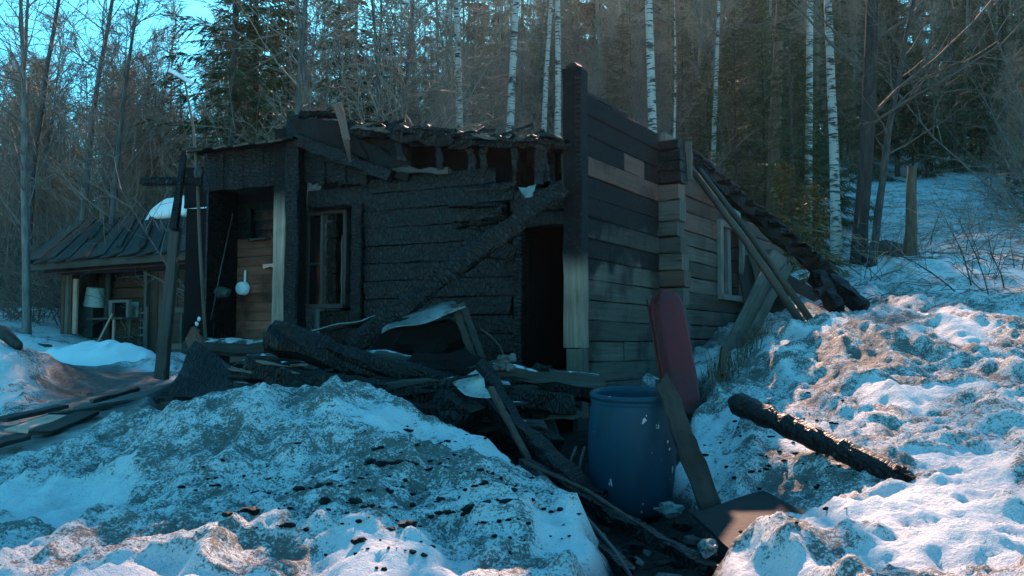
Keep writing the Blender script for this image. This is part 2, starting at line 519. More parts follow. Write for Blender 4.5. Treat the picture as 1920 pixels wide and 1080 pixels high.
CP = [  # photo x, photo y, distance: points the ground passes through
 (0,1080,4.0),(140,1080,3.95),(300,1080,3.9),(560,1080,3.95),(800,1080,4.0),(1040,1080,4.1),(1105,1075,4.15),
 (0,880,6.6),(0,980,5.2),(150,850,6.7),(250,960,5.2),(560,900,5.35),(800,930,5.0),(1000,960,4.8),(400,980,4.8),
 (300,800,6.8),(430,760,6.8),(500,747,6.85),(560,741,6.9),(640,752,6.85),(750,784,6.7),(900,828,6.4),(1000,872,6.0),(1060,930,5.4),(1105,1000,4.8),
 (560,778,6.4),(700,820,5.9),(420,800,6.2),
 (80,815,7.6),(200,790,8.0),(300,770,8.4),(20,850,7.0),
 (180,760,9.6),(100,790,8.4),(180,720,12.0),(120,700,13.5),(260,700,13.0),(60,690,14.0),(330,720,11.5),
 (120,680,15.6),(220,672,16.4),(300,672,16.8),(200,660,18.5),(350,668,18.0),
 (0,640,11.5),(30,650,11.3),(-40,640,11.4),(40,730,10.6),(-60,720,10.6),(75,720,11.3),(-150,660,11.3),
 (60,640,17.0),(100,610,20.0),(40,580,23.0),(100,575,25.0),(-100,600,20.0),
 (1150,1065,4.6),(1190,1000,5.4),(1330,1060,4.7),(1250,1020,5.1),(1180,945,6.5),(1080,905,6.9),(1120,990,5.6),(1260,950,6.3),
 (1060,860,7.6),(900,800,8.2),(700,760,8.4),(500,740,8.6),(380,740,9.0),
 (1350,950,6.1),(1330,870,6.9),(1330,790,7.9),(1300,775,8.3),(1420,990,5.3),(1420,880,6.4),(1520,985,5.15),
 (1400,760,8.0),(1450,790,7.3),(1560,780,7.3),(1450,650,9.7),(1420,670,9.6),(1380,700,9.6),(1350,740,9.0),(1500,628,10.2),(1560,606,10.4),(1640,592,10.8),(1700,588,10.9),(1850,568,11.2),(1960,560,11.3),
 (1600,680,8.9),(1700,690,8.4),(1800,700,8.2),(1900,690,8.0),(1620,840,6.2),(1750,830,6.0),(1900,850,5.5),(1900,760,6.9),(2050,800,6.5),
 (1350,1085,4.15),(1450,1008,4.35),(1560,950,4.7),(1650,930,4.85),(1720,925,4.9),(1800,895,5.0),(1920,930,4.6),(1920,1080,3.35),(1600,1085,3.65),(1750,1000,4.0),(2050,1000,4.0),
 (1560,560,14.0),(1650,556,14.0),(1800,540,14.0),(1570,497,17.2),(1610,492,17.3),(1700,478,19.0),(1850,480,17.5),(1920,505,15.0),(1800,420,24.0),(1640,405,28.0),(1750,352,34.0),(1840,352,35.0),(1920,440,21.0),(1700,350,37.0),
]
def g_base(x, y):
    s = .055 + .165 * sstep(-9, 2, x) + .075 * sstep(4, 14, x)
    yy = np.maximum(y - 11.5, 0)
    far = np.minimum(yy, 70) + np.maximum(yy - 70, 0) * .25
    return -.95 + EYE + s * far + 0 * x
_cp3 = np.array([tuple(P(*c)) for c in CP])
_L = 2.6
def _kern(dx, dy):
    r = np.sqrt(dx * dx + dy * dy) / _L * 1.732
    return (1 + r) * np.exp(-r)
_K = _kern(_cp3[:, None, 0] - _cp3[None, :, 0], _cp3[:, None, 1] - _cp3[None, :, 1]) + np.eye(len(_cp3)) * .004
_wt = np.linalg.solve(_K, _cp3[:, 2] - g_base(_cp3[:, 0], _cp3[:, 1]))
def h_smooth(x, y):
    x, y = np.asarray(x, float), np.asarray(y, float)
    out = g_base(x, y)
    for (cx, cy, _), w in zip(_cp3, _wt):
        out = out + w * _kern(x - cx, y - cy)
    return out

def poly_sd(x, y, poly):
    """signed distance to a polygon in plan, negative inside"""
    d = np.full(x.shape, 1e9); ins = np.zeros(x.shape, bool); n = len(poly)
    for i in range(n):
        ax, ay = poly[i]; bx, by = poly[(i + 1) % n]
        ex, ey = bx - ax, by - ay
        t = np.clip(((x - ax) * ex + (y - ay) * ey) / (ex * ex + ey * ey), 0, 1)
        d = np.minimum(d, (x - ax - t * ex) ** 2 + (y - ay - t * ey) ** 2)
        c = ((ay > y) != (by > y)) & (x < (bx - ax) * (y - ay) / (by - ay + 1e-12) + ax)
        ins ^= c
    d = np.sqrt(d)
    return np.where(ins, -d, d)
def plan(pts): return [(P(*p).x, P(*p).y) for p in pts]
ASH = plan([(285,752,9.3),(330,735,10.2),(480,690,11.6),(760,690,11),(1000,700,10),(1250,740,10.5),(1330,720,10.5),(1300,790,8.0),(1272,900,7.0),(1330,960,6.2),(1410,1010,5.2),(1345,1075,4.5),(1350,1200,3.6),(1150,1200,3.6),(1118,1075,4.3),(1120,1020,4.75),(1068,930,5.55),(1005,870,6.25),(900,815,6.7),(750,765,7.05),(640,730,7.3),(540,722,7.4),(430,748,7.3),(330,795,7.1),(300,790,7.6)])
HOUSEPAD = plan([(380,690,11.2),(1080,740,9.2),(1500,640,16.5),(1100,600,20)])
YARD = plan([(75,700,15.0),(130,672,16.2),(330,690,14),(345,740,10.5),(250,780,8.2),(60,850,6.9),(-60,880,6.6),(-30,800,8.2),(70,760,10.0),(80,730,11.8)])
DIRT = [  # photo x, y, distance, radius m, weight
 (700,790,6.2,.7,.55),(850,830,6.0,.5,.7),(620,740,6.7,.5,.7),(480,850,5.8,.5,.4),(760,930,5.0,.4,.4),(350,900,5.5,.5,.4),(200,930,5.4,.8,.45),(500,1000,4.6,.5,.5),(950,900,5.5,.5,.7),(300,1040,4.2,.5,.4),
 (1550,650,9.5,.9,.9),(1450,700,8.8,.7,.9),(1650,640,9.6,.9,.7),(1400,840,7.0,.6,.7),(1350,830,7.3,.5,.8),(1750,720,7.8,.9,.45),(1850,640,9.2,1.0,.5),(1600,720,8.2,.6,.7),(1750,600,10.6,1.2,.5),(1500,570,13.0,1.5,.6),(1700,560,13,2.5,.4),
 (20,640,11.5,.5,.2),(30,760,10,.6,.3),(250,800,7.6,.5,.8),(150,850,6.8,.6,.6),(1440,870,6.5,.4,.7),(1440,800,6.7,.22,1.6),(1530,835,6.3,.22,1.6),(1620,880,5.9,.22,1.6),(1700,915,5.55,.2,1.4)]

def axis(segs):
    out = [segs[0][0]]
    for a, b, s0, s1 in segs:
        x = a
        while x < b - 1e-6:
            t = (x - a) / (b - a); x = min(b, x + s0 + (s1 - s0) * t); out.append(x)
    return np.array(out)
gx = np.concatenate([-axis([(5.0, 9, .035, .15), (9, 30, .15, 1.2), (30, 260, 1.2, 30)])[::-1], axis([(-5.0, 6.3, .026, .026)])[1:-1], axis([(6.3, 10, .035, .15), (10, 30, .15, 1.2), (30, 260, 1.2, 30)])])
gy = axis([(-30, 2.4, 6, .3), (2.4, 7.2, .021, .026), (7.2, 12.5, .03, .06), (12.5, 30, .08, .5), (30, 90, .5, 4), (90, 420, 5, 60)])
GX, GY = np.meshgrid(gx, gy)
def ground(x, y, detail=True):
    x, y = np.asarray(x, float), np.asarray(y, float)
    z = h_smooth(x, y)
    sd = poly_sd(x, y, ASH) + .16 * fbm(x * 1.6, y * 1.6, 3, 5)
    ash = 1 - sstep(-.10, .08, sd)
    yd = poly_sd(x, y, YARD) + .3 * fbm(x * 1.2, y * 1.2, 3, 9)
    ice = 1 - sstep(-.25, .25, yd)
    near = 1 - sstep(14, 26, y)
    # snow banks stop in a broken lip above the ash
    lip = (1 - ash) * np.exp(-(np.maximum(sd, 0) / .35) ** 2)
    z = z - .16 * ash * near + .05 * lip
    clear = sstep(.05, .16, fbm(x * 1.25 + .25 * y, y * 1.5, 3, 131)) * near * (1 - ash)
    if detail:
        amp = near * (1 - .8 * ice) * (1 - .3 * ash)
        rid = 1 - np.abs(fbm(x * 1.15 + .35 * y, y * .9, 3, 31)) * 2.2
        z = z + amp * (.065 * fbm(x * 1.1, y * 1.1, 3, 3) + .05 * (rid - .6) + .075 * sstep(0, 1, np.maximum(0, 1 - np.abs(fbm(x * 1.7, y * .45, 2, 231)) * 4.0)) - .045 * clear + .085 * fbm(x * 3.0, y * 2.7, 3, 11))
        cups = np.abs(vnoise(x * 5.3 + y * .6, y * 4.2, 41))
        z = z + amp * (1 - .5 * clear) * (.06 * (cups - .2) + .055 * fbm(x * 9.0, y * 8.0, 3, 21, .62))
        z = z + amp * (1 - sstep(6.0, 7.5, y)) * .022 * fbm(x * 15, y * 13, 2, 91, .6)
        z = z + ice * near * .018 * fbm(x * 2, y * 7, 3, 61)
        z = z + (1 - near) * .25 * fbm(x * .35, y * .35, 3, 71)
    return z, ash, ice, clear
GZ, A_ash, A_ice, A_clear = ground(GX, GY)
def H(x, y):
    i = min(max(int(np.searchsorted(gx, x)) - 1, 0), len(gx) - 2); j = min(max(int(np.searchsorted(gy, y)) - 1, 0), len(gy) - 2)
    u, v = (x - gx[i]) / (gx[i + 1] - gx[i]), (y - gy[j]) / (gy[j + 1] - gy[j])
    return float((GZ[j, i] * (1 - u) + GZ[j, i + 1] * u) * (1 - v) + (GZ[j + 1, i] * (1 - u) + GZ[j + 1, i + 1] * u) * v)
A_dirt = np.zeros_like(GX)
for px, py, d, r, w in DIRT:
    p = P(px, py, d)
    A_dirt += (.36 if d < 7.2 and px < 1200 else .32 if px > 1200 else .4) * w * np.exp(-((GX - p.x) ** 2 + (GY - p.y) ** 2) / (r * r))
A_dirt += .30 * np.exp(-(np.maximum(poly_sd(GX, GY, ASH), 0) / .5) ** 2)
def _blur(a, n):
    for ax in (0, 1):
        p_ = np.concatenate([np.repeat(np.take(a, [0], ax), n, ax), a, np.repeat(np.take(a, [-1], ax), n, ax)], ax)
        c_ = np.cumsum(p_, ax); k_ = a.shape[ax]
        c_ = np.concatenate([np.zeros_like(np.take(c_, [0], ax)), c_], ax)
        a = (np.take(c_, range(2 * n + 1, 2 * n + 1 + k_), ax) - np.take(c_, range(0, k_), ax)) / (2 * n + 1)
    return a
A_dirt += np.clip((_blur(_blur(GZ, 5), 5) - GZ - .006) * 18, 0, .45) * (1 - sstep(12, 16, GY))   # soot settles in the hollows
A_dirt = np.clip(A_dirt, 0, 1.2)
ny_, nx_ = GX.shape
me = bpy.data.meshes.new('ground')
me.vertices.add(nx_ * ny_)
me.vertices.foreach_set('co', np.stack([GX, GY, GZ], -1).astype(np.float32).ravel())
idx = np.arange(nx_ * ny_).reshape(ny_, nx_)
quads = np.stack([idx[:-1, :-1], idx[:-1, 1:], idx[1:, 1:], idx[1:, :-1]], -1).reshape(-1, 4)
me.loops.add(quads.size); me.polygons.add(len(quads))
me.loops.foreach_set('vertex_index', quads.ravel().astype(np.int32))
me.polygons.foreach_set('loop_start', (np.arange(len(quads)) * 4).astype(np.int32))
me.polygons.foreach_set('loop_total', np.full(len(quads), 4, np.int32))
me.polygons.foreach_set('use_smooth', np.ones(len(quads), bool))
for nm, arr in (('ash', A_ash), ('ice', A_ice), ('dirt', A_dirt), ('clear', A_clear)):
    at = me.attributes.new(nm, 'FLOAT', 'POINT')
    at.data.foreach_set('value', arr.astype(np.float32).ravel())
me.update(calc_edges=True)

t = NT('spring_snow'); p = t.pos()
spk = t.noise(p, 58, 5, .75)
mid2 = t.noise(p, 15, 4, .6)
spk2 = t.noise(p, 120, 3, .6)
mid = t.noise(p, 5.5, 6, .6)
big = t.noise(p, 1.6, 5, .55)
dirt = t.attr('dirt')
clear = t.math('SUBTRACT', t.attr('clear'), t.math('MULTIPLY', dirt, .45), None, True)
cov = t.math('ADD', t.math('MULTIPLY', dirt, .085), t.math('SUBTRACT', t.math('MULTIPLY', t.step(t.math('ADD', t.math('MULTIPLY', mid, .5), t.math('MULTIPLY', big, .5)), .44, .58), .085), t.math('MULTIPLY', clear, .17)))
m1 = t.step(t.math('ADD', t.math('ADD', t.math('MULTIPLY', spk, .7), t.math('MULTIPLY', mid2, .3)), cov), .505, .60)
col = t.mix(t.noise(p, 2.0, 3), (.68, .71, .72), (.80, .82, .83))
col = t.mix(clear, col, (.82, .84, .85))
col = t.mix(t.math('MULTIPLY', m1, .93), col, t.mix(t.noise(p, 17, 4), (.06, .06, .05), (.19, .185, .16)))
bits = t.step(t.math('ADD', spk2, t.math('MULTIPLY', dirt, .07)), .66, .70)
col = t.mix(t.math('MULTIPLY', bits, .8), col, (.03, .028, .024))
ice = t.attr('ice')
icol = t.ramp(t.noise(t.mapv(p, (1.2, 3.4, 1)), 1.6, 6, .65), [(.30, (.02, .028, .026)), (.55, (.075, .09, .085)), (.8, (.24, .28, .28))])
col = t.mix(ice, col, icol)
ash = t.attr('ash')
acol = t.ramp(t.noise(p, 13, 6, .65), [(.35, (.004, .004, .004)), (.6, (.016, .015, .014)), (.8, (.05, .046, .042))])
col = t.mix(ash, col, acol)
hgt = t.math('ADD', t.math('MULTIPLY', spk, .8), t.math('ADD', t.math('MULTIPLY', spk2, .4), t.math('MULTIPLY', t.vor(p, 30), .5)))
rough = t.math('MULTIPLY_ADD', ice, -.3, .72)
M['snow'] = t.fin(col, rough, t.bump(hgt, 1.0, .03), .3)
t.put(t.b.inputs['Subsurface Weight'], 0.0)
me.materials.append(M['snow'])
g = bpy.data.objects.new('ground', me); COL.objects.link(g)
tag(g, 'dirty crusted spring snow over the yard and slope', None, None, 'structure')
t = NT('clean_snow')
M['snow_clean'] = t.fin(t.mix(t.noise(t.pos(), 3, 4), (.74, .77, .79), (.86, .87, .88)), .7, t.bump(t.noise(t.pos(), 40, 5), .5, .02), .3)

# ------------------------------------------------------------------ trees
def wander(p, d, L, n, rng, amt, lift=0.0):
    pts = [p.copy()]; d = d.normalized()
    for k in range(n):
        d = (d + V((rng.uniform(-amt, amt), rng.uniform(-amt, amt), rng.uniform(-amt, amt) + lift))).normalized()
        p = p + d * (L / n); pts.append(p)
    return pts
def at_s(pts, s):
    k = min(int(s * (len(pts) - 1)), len(pts) - 2); f = s * (len(pts) - 1) - k
    return pts[k].lerp(pts[k + 1], f), (pts[k + 1] - pts[k]).normalized()
def side_dir(d, rng, ang):
    a = d.orthogonal().normalized(); a = Quaternion(d, rng.uniform(0, 6.283)) @ a
    return (d * math.cos(ang) + a * math.sin(ang)).normalized()

def gen_decid(seed, Ht, r0, clear, nlimb, up=.7, L0=.30, wob=.05, twig=.0065, nsub=6, ntw=5):
    rng = random.Random(seed); tr, cr = MB(seed), MB(seed + 1)
    n = 12
    pts = wander(V((0, 0, -.4)), V((0, 0, 1)), Ht, n, rng, wob, .03)
    rad = [max(.012, r0 * (1 - .93 * (k / n)) ** .9) for k in range(n + 1)]; rad[0] *= 1.35
    tr.tube(pts, rad, 8, .06)
    for i in range(nlimb):
        s = clear + (1 - clear) * ((i + rng.random()) / nlimb) ** .85
        p, d = at_s(pts, min(s, .985))
        az = rng.uniform(0, 6.283); e = rng.uniform(up - .35, up + .35)
        dr = V((math.cos(az) * math.cos(e), math.sin(az) * math.cos(e), math.sin(e)))
        L = Ht * L0 * (1.05 - s) * rng.uniform(.6, 1.3) + .5
        lp = wander(p, dr, L, 5, rng, .16, .05)
        r = min(r0 * .2, r0 * (1 - .9 * s) * .3 + .006)
        cr.tube(lp, [r, r * .8, r * .6, r * .42, r * .28, twig], 4, 0, False)
        for j in range(nsub):
            q, qd = at_s(lp, .2 + .8 * (j + rng.random()) / nsub * .98)
            sd = side_dir(qd, rng, rng.uniform(.45, 1.0)); SL = L * rng.uniform(.2, .45) + .15
            sp = wander(q, sd, SL, 3, rng, .2, .03)
            cr.tube(sp, [max(r * .35, twig * 1.4), twig * 1.3, twig, twig * .7], 3, 0, False)
            for k in range(ntw):
                w, wd = at_s(sp, rng.uniform(.15, 1))
                td = side_dir(wd, rng, rng.uniform(.3, .9))
                cr.tube(wander(w, td, rng.uniform(.2, .6), 2, rng, .2, .02), [twig, twig * .8, twig * .5], 3, 0, False)
    return tr, cr
def gen_bush(seed, Ht, nst, spread=.5, twig=.006, nsub=9, ntw=3):
    rng = random.Random(seed); tr, cr = MB(seed), MB(seed + 1)
    for i in range(nst):
        az = rng.uniform(0, 6.283); e = rng.uniform(.75, 1.45) if rng.random() < .75 else rng.uniform(.35, .9)
        L = Ht * rng.uniform(.5, 1.1)
        p = V((math.cos(az) * rng.uniform(0, .4), math.sin(az) * rng.uniform(0, .4), -.2))
        sp = wander(p, V((math.cos(az) * math.cos(e) * spread * 2, math.sin(az) * math.cos(e) * spread * 2, math.sin(e))), L, 6, rng, .14, rng.uniform(-.06, .05))
        r = .006 + L * .0042
        tr.tube(sp, [r * (1 - .13 * k) for k in range(7)], 4, 0, False)
        for j in range(nsub):
            q, qd = at_s(sp, .18 + .8 * (j + rng.random()) / nsub)
            bd = side_dir(qd, rng, rng.uniform(.4, 1.0)); BL = L * rng.uniform(.14, .36)
            bp = wander(q, bd, BL, 3, rng, .22, .03)
            cr.tube(bp, [r * .45, twig * 1.1, twig * .9, twig * .6], 3, 0, False)
            for k in range(ntw):
                w, wd = at_s(bp, rng.uniform(.2, 1))
                cr.tube(wander(w, side_dir(wd, rng, rng.uniform(.35, 1)), rng.uniform(.2, .6), 2, rng, .2), [twig * .9, twig * .7, twig * .4], 3, 0, False)
    return tr, cr
def gen_spruce(seed, Ht, r0, Lb, clear=.06, step=.2, per=5, ns=20, wid=.026):
    rng = random.Random(seed); tr, cr = MB(seed), MB(seed + 1)
    pts = wander(V((0, 0, -.3)), V((0, 0, 1)), Ht, 8, rng, .02, .05)
    tr.tube(pts, [r0 * (1 - .118 * k) for k in range(9)], 7, .05)
    z = Ht * clear
    while z < Ht * .985:
        s = z / Ht; p, d = at_s(pts, s)
        for i in range(per):
            if rng.random() < .12: continue
            az = rng.uniform(0, 6.283)
            L = (Lb * (1 - s) ** .8 + .12) * rng.uniform(.55, 1.15)
            e = lerp(-.25, .5, s) + rng.uniform(-.15, .15)
            dr = V((math.cos(az) * math.cos(e), math.sin(az) * math.cos(e), math.sin(e)))
            bp = wander(p, dr, L, 4, rng, .08, -.05 + .05 * s)
            cr.tube(bp, [.016, .012, .009, .006, .003], 3, 0, False)
            k = max(3, int(ns * L / Lb + 2))
            for j in range(k):
                q, qd = at_s(bp, .12 + .86 * (j + rng.random()) / k)
                for sgn in (-1, 1):
                    sd = qd.cross(V((0, 0, 1))) * sgn
                    if sd.length < .01: continue
                    td = (qd * rng.uniform(.5, 1.0) + sd.normalized() * rng.uniform(.5, 1) + V((0, 0, rng.uniform(-.65, .1)))).normalized()
                    tl = L * rng.uniform(.13, .26) + .06
                    a = td.cross(V((rng.uniform(-.6, .6), rng.uniform(-.6, .6), 1))).normalized() * wid * rng.uniform(.6, 1.3)
                    b = len(cr.v)
                    cr.v += [q, q + td * tl * .45 + a, q + td * tl - V((0, 0, tl * .12)), q + td * tl * .5 - a]
                    cr.face((b, b + 1, b + 2, b + 3), ((0, 0),) * 4)
        z += step * rng.uniform(.7, 1.3) * (1.15 - .5 * s)
    return tr, cr

class Kind:
    """one kind of tree: mesh data shared by all its copies"""
    def __init__(s, gen, tm, cm, args):
        s.var = []
        for a in args:
            tr, cr = gen(*a)
            ms = []
            for nm, mb, mat in (('trunk', tr, tm), ('crown', cr, cm)):
                me = bpy.data.meshes.new(nm)
                me.from_pydata([tuple(v) for v in mb.v], [], mb.f)
                if nm == 'trunk': me.polygons.foreach_set('use_smooth', [True] * len(me.polygons))
                me.materials.append(mat); ms.append(me)
            s.var.append(ms)
    def plant(s, name, x, y, label, cat, group=None, k=0, rz=0.0, sc=1.0, tilt=(0, 0), z=None, scz=None):
        e = empty(name, (x, y, (H(x, y) if z is None else z)), label, cat, group)
        e.rotation_euler = (tilt[0], tilt[1], rz)
        e.scale = (sc, sc, scz or sc)
        for nm, me in zip(('trunk', 'crown'), s.var[k % len(s.var)]):
            o = bpy.data.objects.new(nm, me); COL.objects.link(o); o.parent = e
        return e

K_birch = Kind(gen_decid, M['birch'], M['twig_brown'], [(11, 15, .10, .46, 18, .55, .22, .014, .0065, 5, 3), (12, 16, .112, .5, 16, .6, .22, .016, .0065, 5, 3), (13, 14, .09, .45, 17, .5, .2, .018, .0065, 5, 3)])
K_grey = Kind(gen_decid, M['bark_grey'], M['twig_grey'], [(21, 11, .085, .22, 34, .7, .26, .035), (22, 12, .09, .15, 38, .6, .28, .045), (23, 10, .075, .25, 32, .8, .25, .08)])
K_dark = Kind(gen_decid, M['bark_dark'], M['twig_grey'], [(31, 12, .13, .18, 34, .6, .28, .07), (32, 13, .14, .28, 30, .5, .27, .06)])
K_brown = Kind(gen_decid, M['bark_grey'], M['twig_brown'], [(41, 12, .09, .15, 46, .75, .24, .05, .0075, 7, 6), (42, 13, .10, .2, 46, .8, .24, .05, .0075, 7, 6), (43, 11, .08, .15, 44, .7, .26, .06, .0075, 7, 6)])
K_pine = Kind(gen_decid, M['bark_pine'], M['twig_brown'], [(51, 17, .17, .6, 14, .3, .2, .03, .0065, 5, 3)])
K_bush = Kind(gen_bush, M['bark_grey'], M['twig_grey'], [(61, 3.6, 12), (62, 4.6, 12, .45), (63, 2.8, 14, .7), (64, 5.2, 10, .4), (65, 3.8, 13, .8)])
K_sapl = Kind(gen_bush, M['bark_dark'], M['twig_brown'], [(71, 1.5, 5, .4, .004, 5, 2), (72, 1.1, 6, .5, .004, 4, 2)])
K_spruce = Kind(gen_spruce, M['bark_dark'], M['needles'], [(81, 13, .13, 2.3), (82, 11, .11, 2.0), (83, 15, .15, 2.5, .12), (84, 8, .08, 1.7)])
K_larch = Kind(gen_spruce, M['bark_grey'], M['needles_brown'], [(93, 12.5, .13, 1.7, .12, .2, 5, 11, .025), (94, 11, .12, 1.5, .12, .2, 5, 11, .025)])
K_sprlet = Kind(gen_spruce, M['bark_dark'], M['needles_sun_tint'], [(91, 2.6, .03, .75, .04, .11, 5, 9, .03)])

def hero(kind, name, label, cat, x_top, x_bot, y_bot, d, k=0, sc=1.0, rz=0.0, group=None):
    """tree whose stem crosses the top edge of the photo at x_top and passes (x_bot, y_bot)"""
    a, b = P(x_top, 0, d), P(x_bot, y_bot, d)
    lean = (a.x - b.x) / (a.z - b.z)
    x = b.x
    for _ in range(3):
        z = H(x, d); x = b.x + lean * (z - b.z)
    return kind.plant(name, x, d, label, cat, group, k, rz, sc, (0, math.atan(lean)))

BG = 'white birches behind the cabin'
hero(K_birch, 'birch_tree', 'white birch rising behind the middle of the burnt roof, leftmost of the white birches', 'tree', 860, 864, 250, 19.5, 0, 1.0, .3, BG)
hero(K_birch, 'birch_tree', 'white birch with dark bands, second from left behind the burnt roof', 'tree', 898, 916, 250, 18.5, 1, .95, 2.1, BG)
hero(K_birch, 'birch_tree', 'slim white birch midway between banded birch and tall charred post', 'tree', 975, 990, 250, 21, 0, .9, 4.0, BG)
hero(K_birch, 'birch_tree', 'white birch directly behind the left edge of the tall charred post', 'tree', 1060, 1053, 250, 20, 1, .9, 5.2, BG)
hero(K_birch, 'birch_tree', 'peeling white birch above the plank wall right of the tall post', 'tree', 1193, 1210, 230, 18, 2, 1.25, 1.0, BG)
hero(K_birch, 'birch_tree', 'very thin pale birch stem above the right cabin corner', 'tree', 1252, 1256, 240, 20, 2, .55, 2.0, BG)
hero(K_birch, 'birch_tree', 'pale birch deeper in the forest right of the cabin corner', 'tree', 1305, 1318, 260, 24, 1, .8, 3.3, BG)
hero(K_birch, 'birch_tree', 'white birch left of the two leaning trunks by the path', 'tree', 1494, 1508, 330, 22, 0, 1.1, 2.7, BG)
hero(K_birch, 'birch_tree', 'large white birch with visible foot beside the dark leaning trunk', 'tree', 1545, 1570, 490, 17.2, 1, .95, .9, BG)
hero(K_dark, 'bare_tree', 'dark trunk leaning left across the large birch, foot in snow', 'tree', 1500, 1608, 490, 17.0, 0, 1.15, 1.2)
hero(K_dark, 'bare_tree', 'slender dark trunk just right of the leaning dark trunk', 'tree', 1560, 1634, 505, 16.4, 1, .55, 2.2)
hero(K_pine, 'pine_tree', 'straight reddish pine trunk above the collapsed roof edge', 'tree', 1452, 1450, 430, 22, 0, 1.0, .4)
hero(K_grey, 'bare_tree', 'grey trunk just above the porch corner of the cabin roof', 'tree', 572, 563, 200, 17.5, 0, 1.1, .7)
hero(K_grey, 'bare_tree', 'grey crooked trunk rising behind the porch roof', 'tree', 470, 548, 245, 16.5, 2, 1.25, 4.4)
hero(K_grey, 'bare_tree', 'straight grey trunk right of the porch corner trunk', 'tree', 606, 604, 210, 18.5, 1, .95, 2.9)
hero(K_grey, 'bare_tree', 'slim grey trunk over the centre of the burnt roof, left of birches', 'tree', 748, 738, 240, 17.5, 0, .85, 5.1)
hero(K_grey, 'bare_tree', 'dim grey trunk close left of the first white birch', 'tree', 838, 848, 250, 23, 1, 1.0, 1.9)
hero(K_grey, 'bare_tree', 'long pale trunk leaning right, high above the small shed', 'tree', 108, 78, 320, 18, 0, 1.0, 3.6)
hero(K_grey, 'bare_tree', 'forked bare tree against the sky above the shed roof', 'tree', 150, 146, 200, 22, 1, 1.1, .2)
hero(K_grey, 'bare_tree', 'thin bare trunk against the sky right of the forked tree', 'tree', 238, 216, 370, 20, 0, .95, 1.4)
hero(K_pine, 'pine_tree', 'pinkish lit trunk near the left edge against the sky', 'tree', 28, 24, 300, 30, 0, .9, 2.4)
hero(K_dark, 'bare_tree', 'thick dark trunk standing in snow left of the shed', 'tree', 60, 40, 585, 24, 1, .9, 3.0)
hero(K_grey, 'bare_tree', 'grey trunk in the forest above the right end of the plank wall', 'tree', 1330, 1345, 280, 26, 2, 1.2, 5.5)
# the broken trunk between the path and the dark trees
mb = MB(5); a, b = P(1703, 478, 18.6), P(1710, 312, 18.6)
b0 = V((a.x, a.y, H(a.x, a.y) - .2))
mb.tube([b0, lerp(b0, b, .35) + V((.03, 0, 0)), lerp(b0, b, .7), b], [.17, .12, .105, .09], 9, .06)
o = mb.build('tree_snag', M['bark_pine'], smooth=True); tag(o, 'short broken reddish trunk standing alone in snow by the path', 'tree')
mb = MB(6); mb.tube([P(1632, 470, 18.2), P(1660, 466, 18.3), P(1695, 470, 18.2)], [.16, .17, .13], 9, .12)
tag(mb.build('fallen_log', M['bark_dark'], smooth=True), 'short dark log lying in snow left of the broken trunk', 'log')
mb = MB(7); mb.tube([P(1510, 130, 17.4)] and [P(668, 85, 19), P(715, 150, 18.6), P(765, 226, 18.2), P(800, 275, 18)], [.028, .035, .04, .045], 6, .05)
tag(mb.build('broken_tree', M['bark_grey'], smooth=True), 'thin pale broken trunk leaning left above the burnt roof', 'tree')

rng = random.Random(7)
def where(px, d):
    if px < 60: w = 'left of the shed'
    elif px < 390: w = 'above the shed roof'
    elif px < 560: w = 'behind the porch roof'
    elif px < 840: w = 'behind the burnt roof left of the white birches'
    elif px < 1070: w = 'among the white birches'
    elif px < 1250: w = 'behind the plank wall top'
    elif px < 1600: w = 'behind the fallen roof edge'
    elif px < 1860: w = 'up the snowy track'
    else: w = 'near the right edge'
    return ('near, ' if d < 24 else 'deep in the wood, ' if d > 33 else '') + w
TAN_EL = math.tan(math.radians(29))
def cap(x, y, ht, sc, loose=None):
    """the wood on the sunny side is low enough for the sun to reach the clearing over most of it"""
    zr = EYE - .8 + (y - 8.0) / math.cos(SUN_AZ) * TAN_EL
    room = max(3.0, zr - H(x, y)) * (rng.uniform(.70, 1.12) if loose is None else loose)
    return min(sc, room / ht)
def in_path(x, y):
    # the snowy track up the slope on the right stays open
    px = 960 + FPX * x / y
    return 1560 < px + rng.uniform(-25, 25) < 1860 and y < 42
def scatter(n, dmin, dmax, pxmin, pxmax, power=1.0, thin=False):
    c = 0
    while c < n:
        d = lerp(dmin, dmax, rng.random() ** power); px = rng.uniform(pxmin, pxmax)
        x = (px - 960) / FPX * d
        if in_path(x, d): continue
        if px < 420 and d < 20.5: continue
        if 1380 < px < 1600 and d < 15.5: continue
        if px > 1800 and px < (2010 if d < 24 else 1930): continue
        if thin and 1230 < px < 1600 and (d < 25 or rng.random() < .5): continue
        c += 1
        yield x, d, px
# dense undergrowth of bare bushes
for i, (x, d, px) in enumerate(scatter(120, 16.5, 38, -120, 1480, .8, True)):
    K_bush.plant('bare_bush', x, d, 'bare grey bush ' + where(px, d), 'bush', 'bare bushes behind the cabin and shed', i, rng.uniform(0, 6.28), rng.uniform(.8, 1.35))
for i, (x, d, px) in enumerate(scatter(30, 13, 34, 1930, 2250, .8)):
    K_bush.plant('bare_bush', x, d, 'bare twiggy bush right of the track, ' + ('in front' if d < 20 else 'midway' if d < 27 else 'far up'), 'bush', 'bare bushes right of the track', i, rng.uniform(0, 6.28), rng.uniform(.7, 1.15))
for i, (x, d, px) in enumerate(scatter(44, 19, 42, 480, 1500, .9, True)):
    K_grey.plant('bare_tree', x, d, 'thin bare tree ' + where(px, d), 'tree', 'thin bare trees above the cabin', i, rng.uniform(0, 6.28), cap(x, d, 11, rng.uniform(.65, 1.15)), (rng.uniform(-.05, .05), rng.uniform(-.08, .08)))
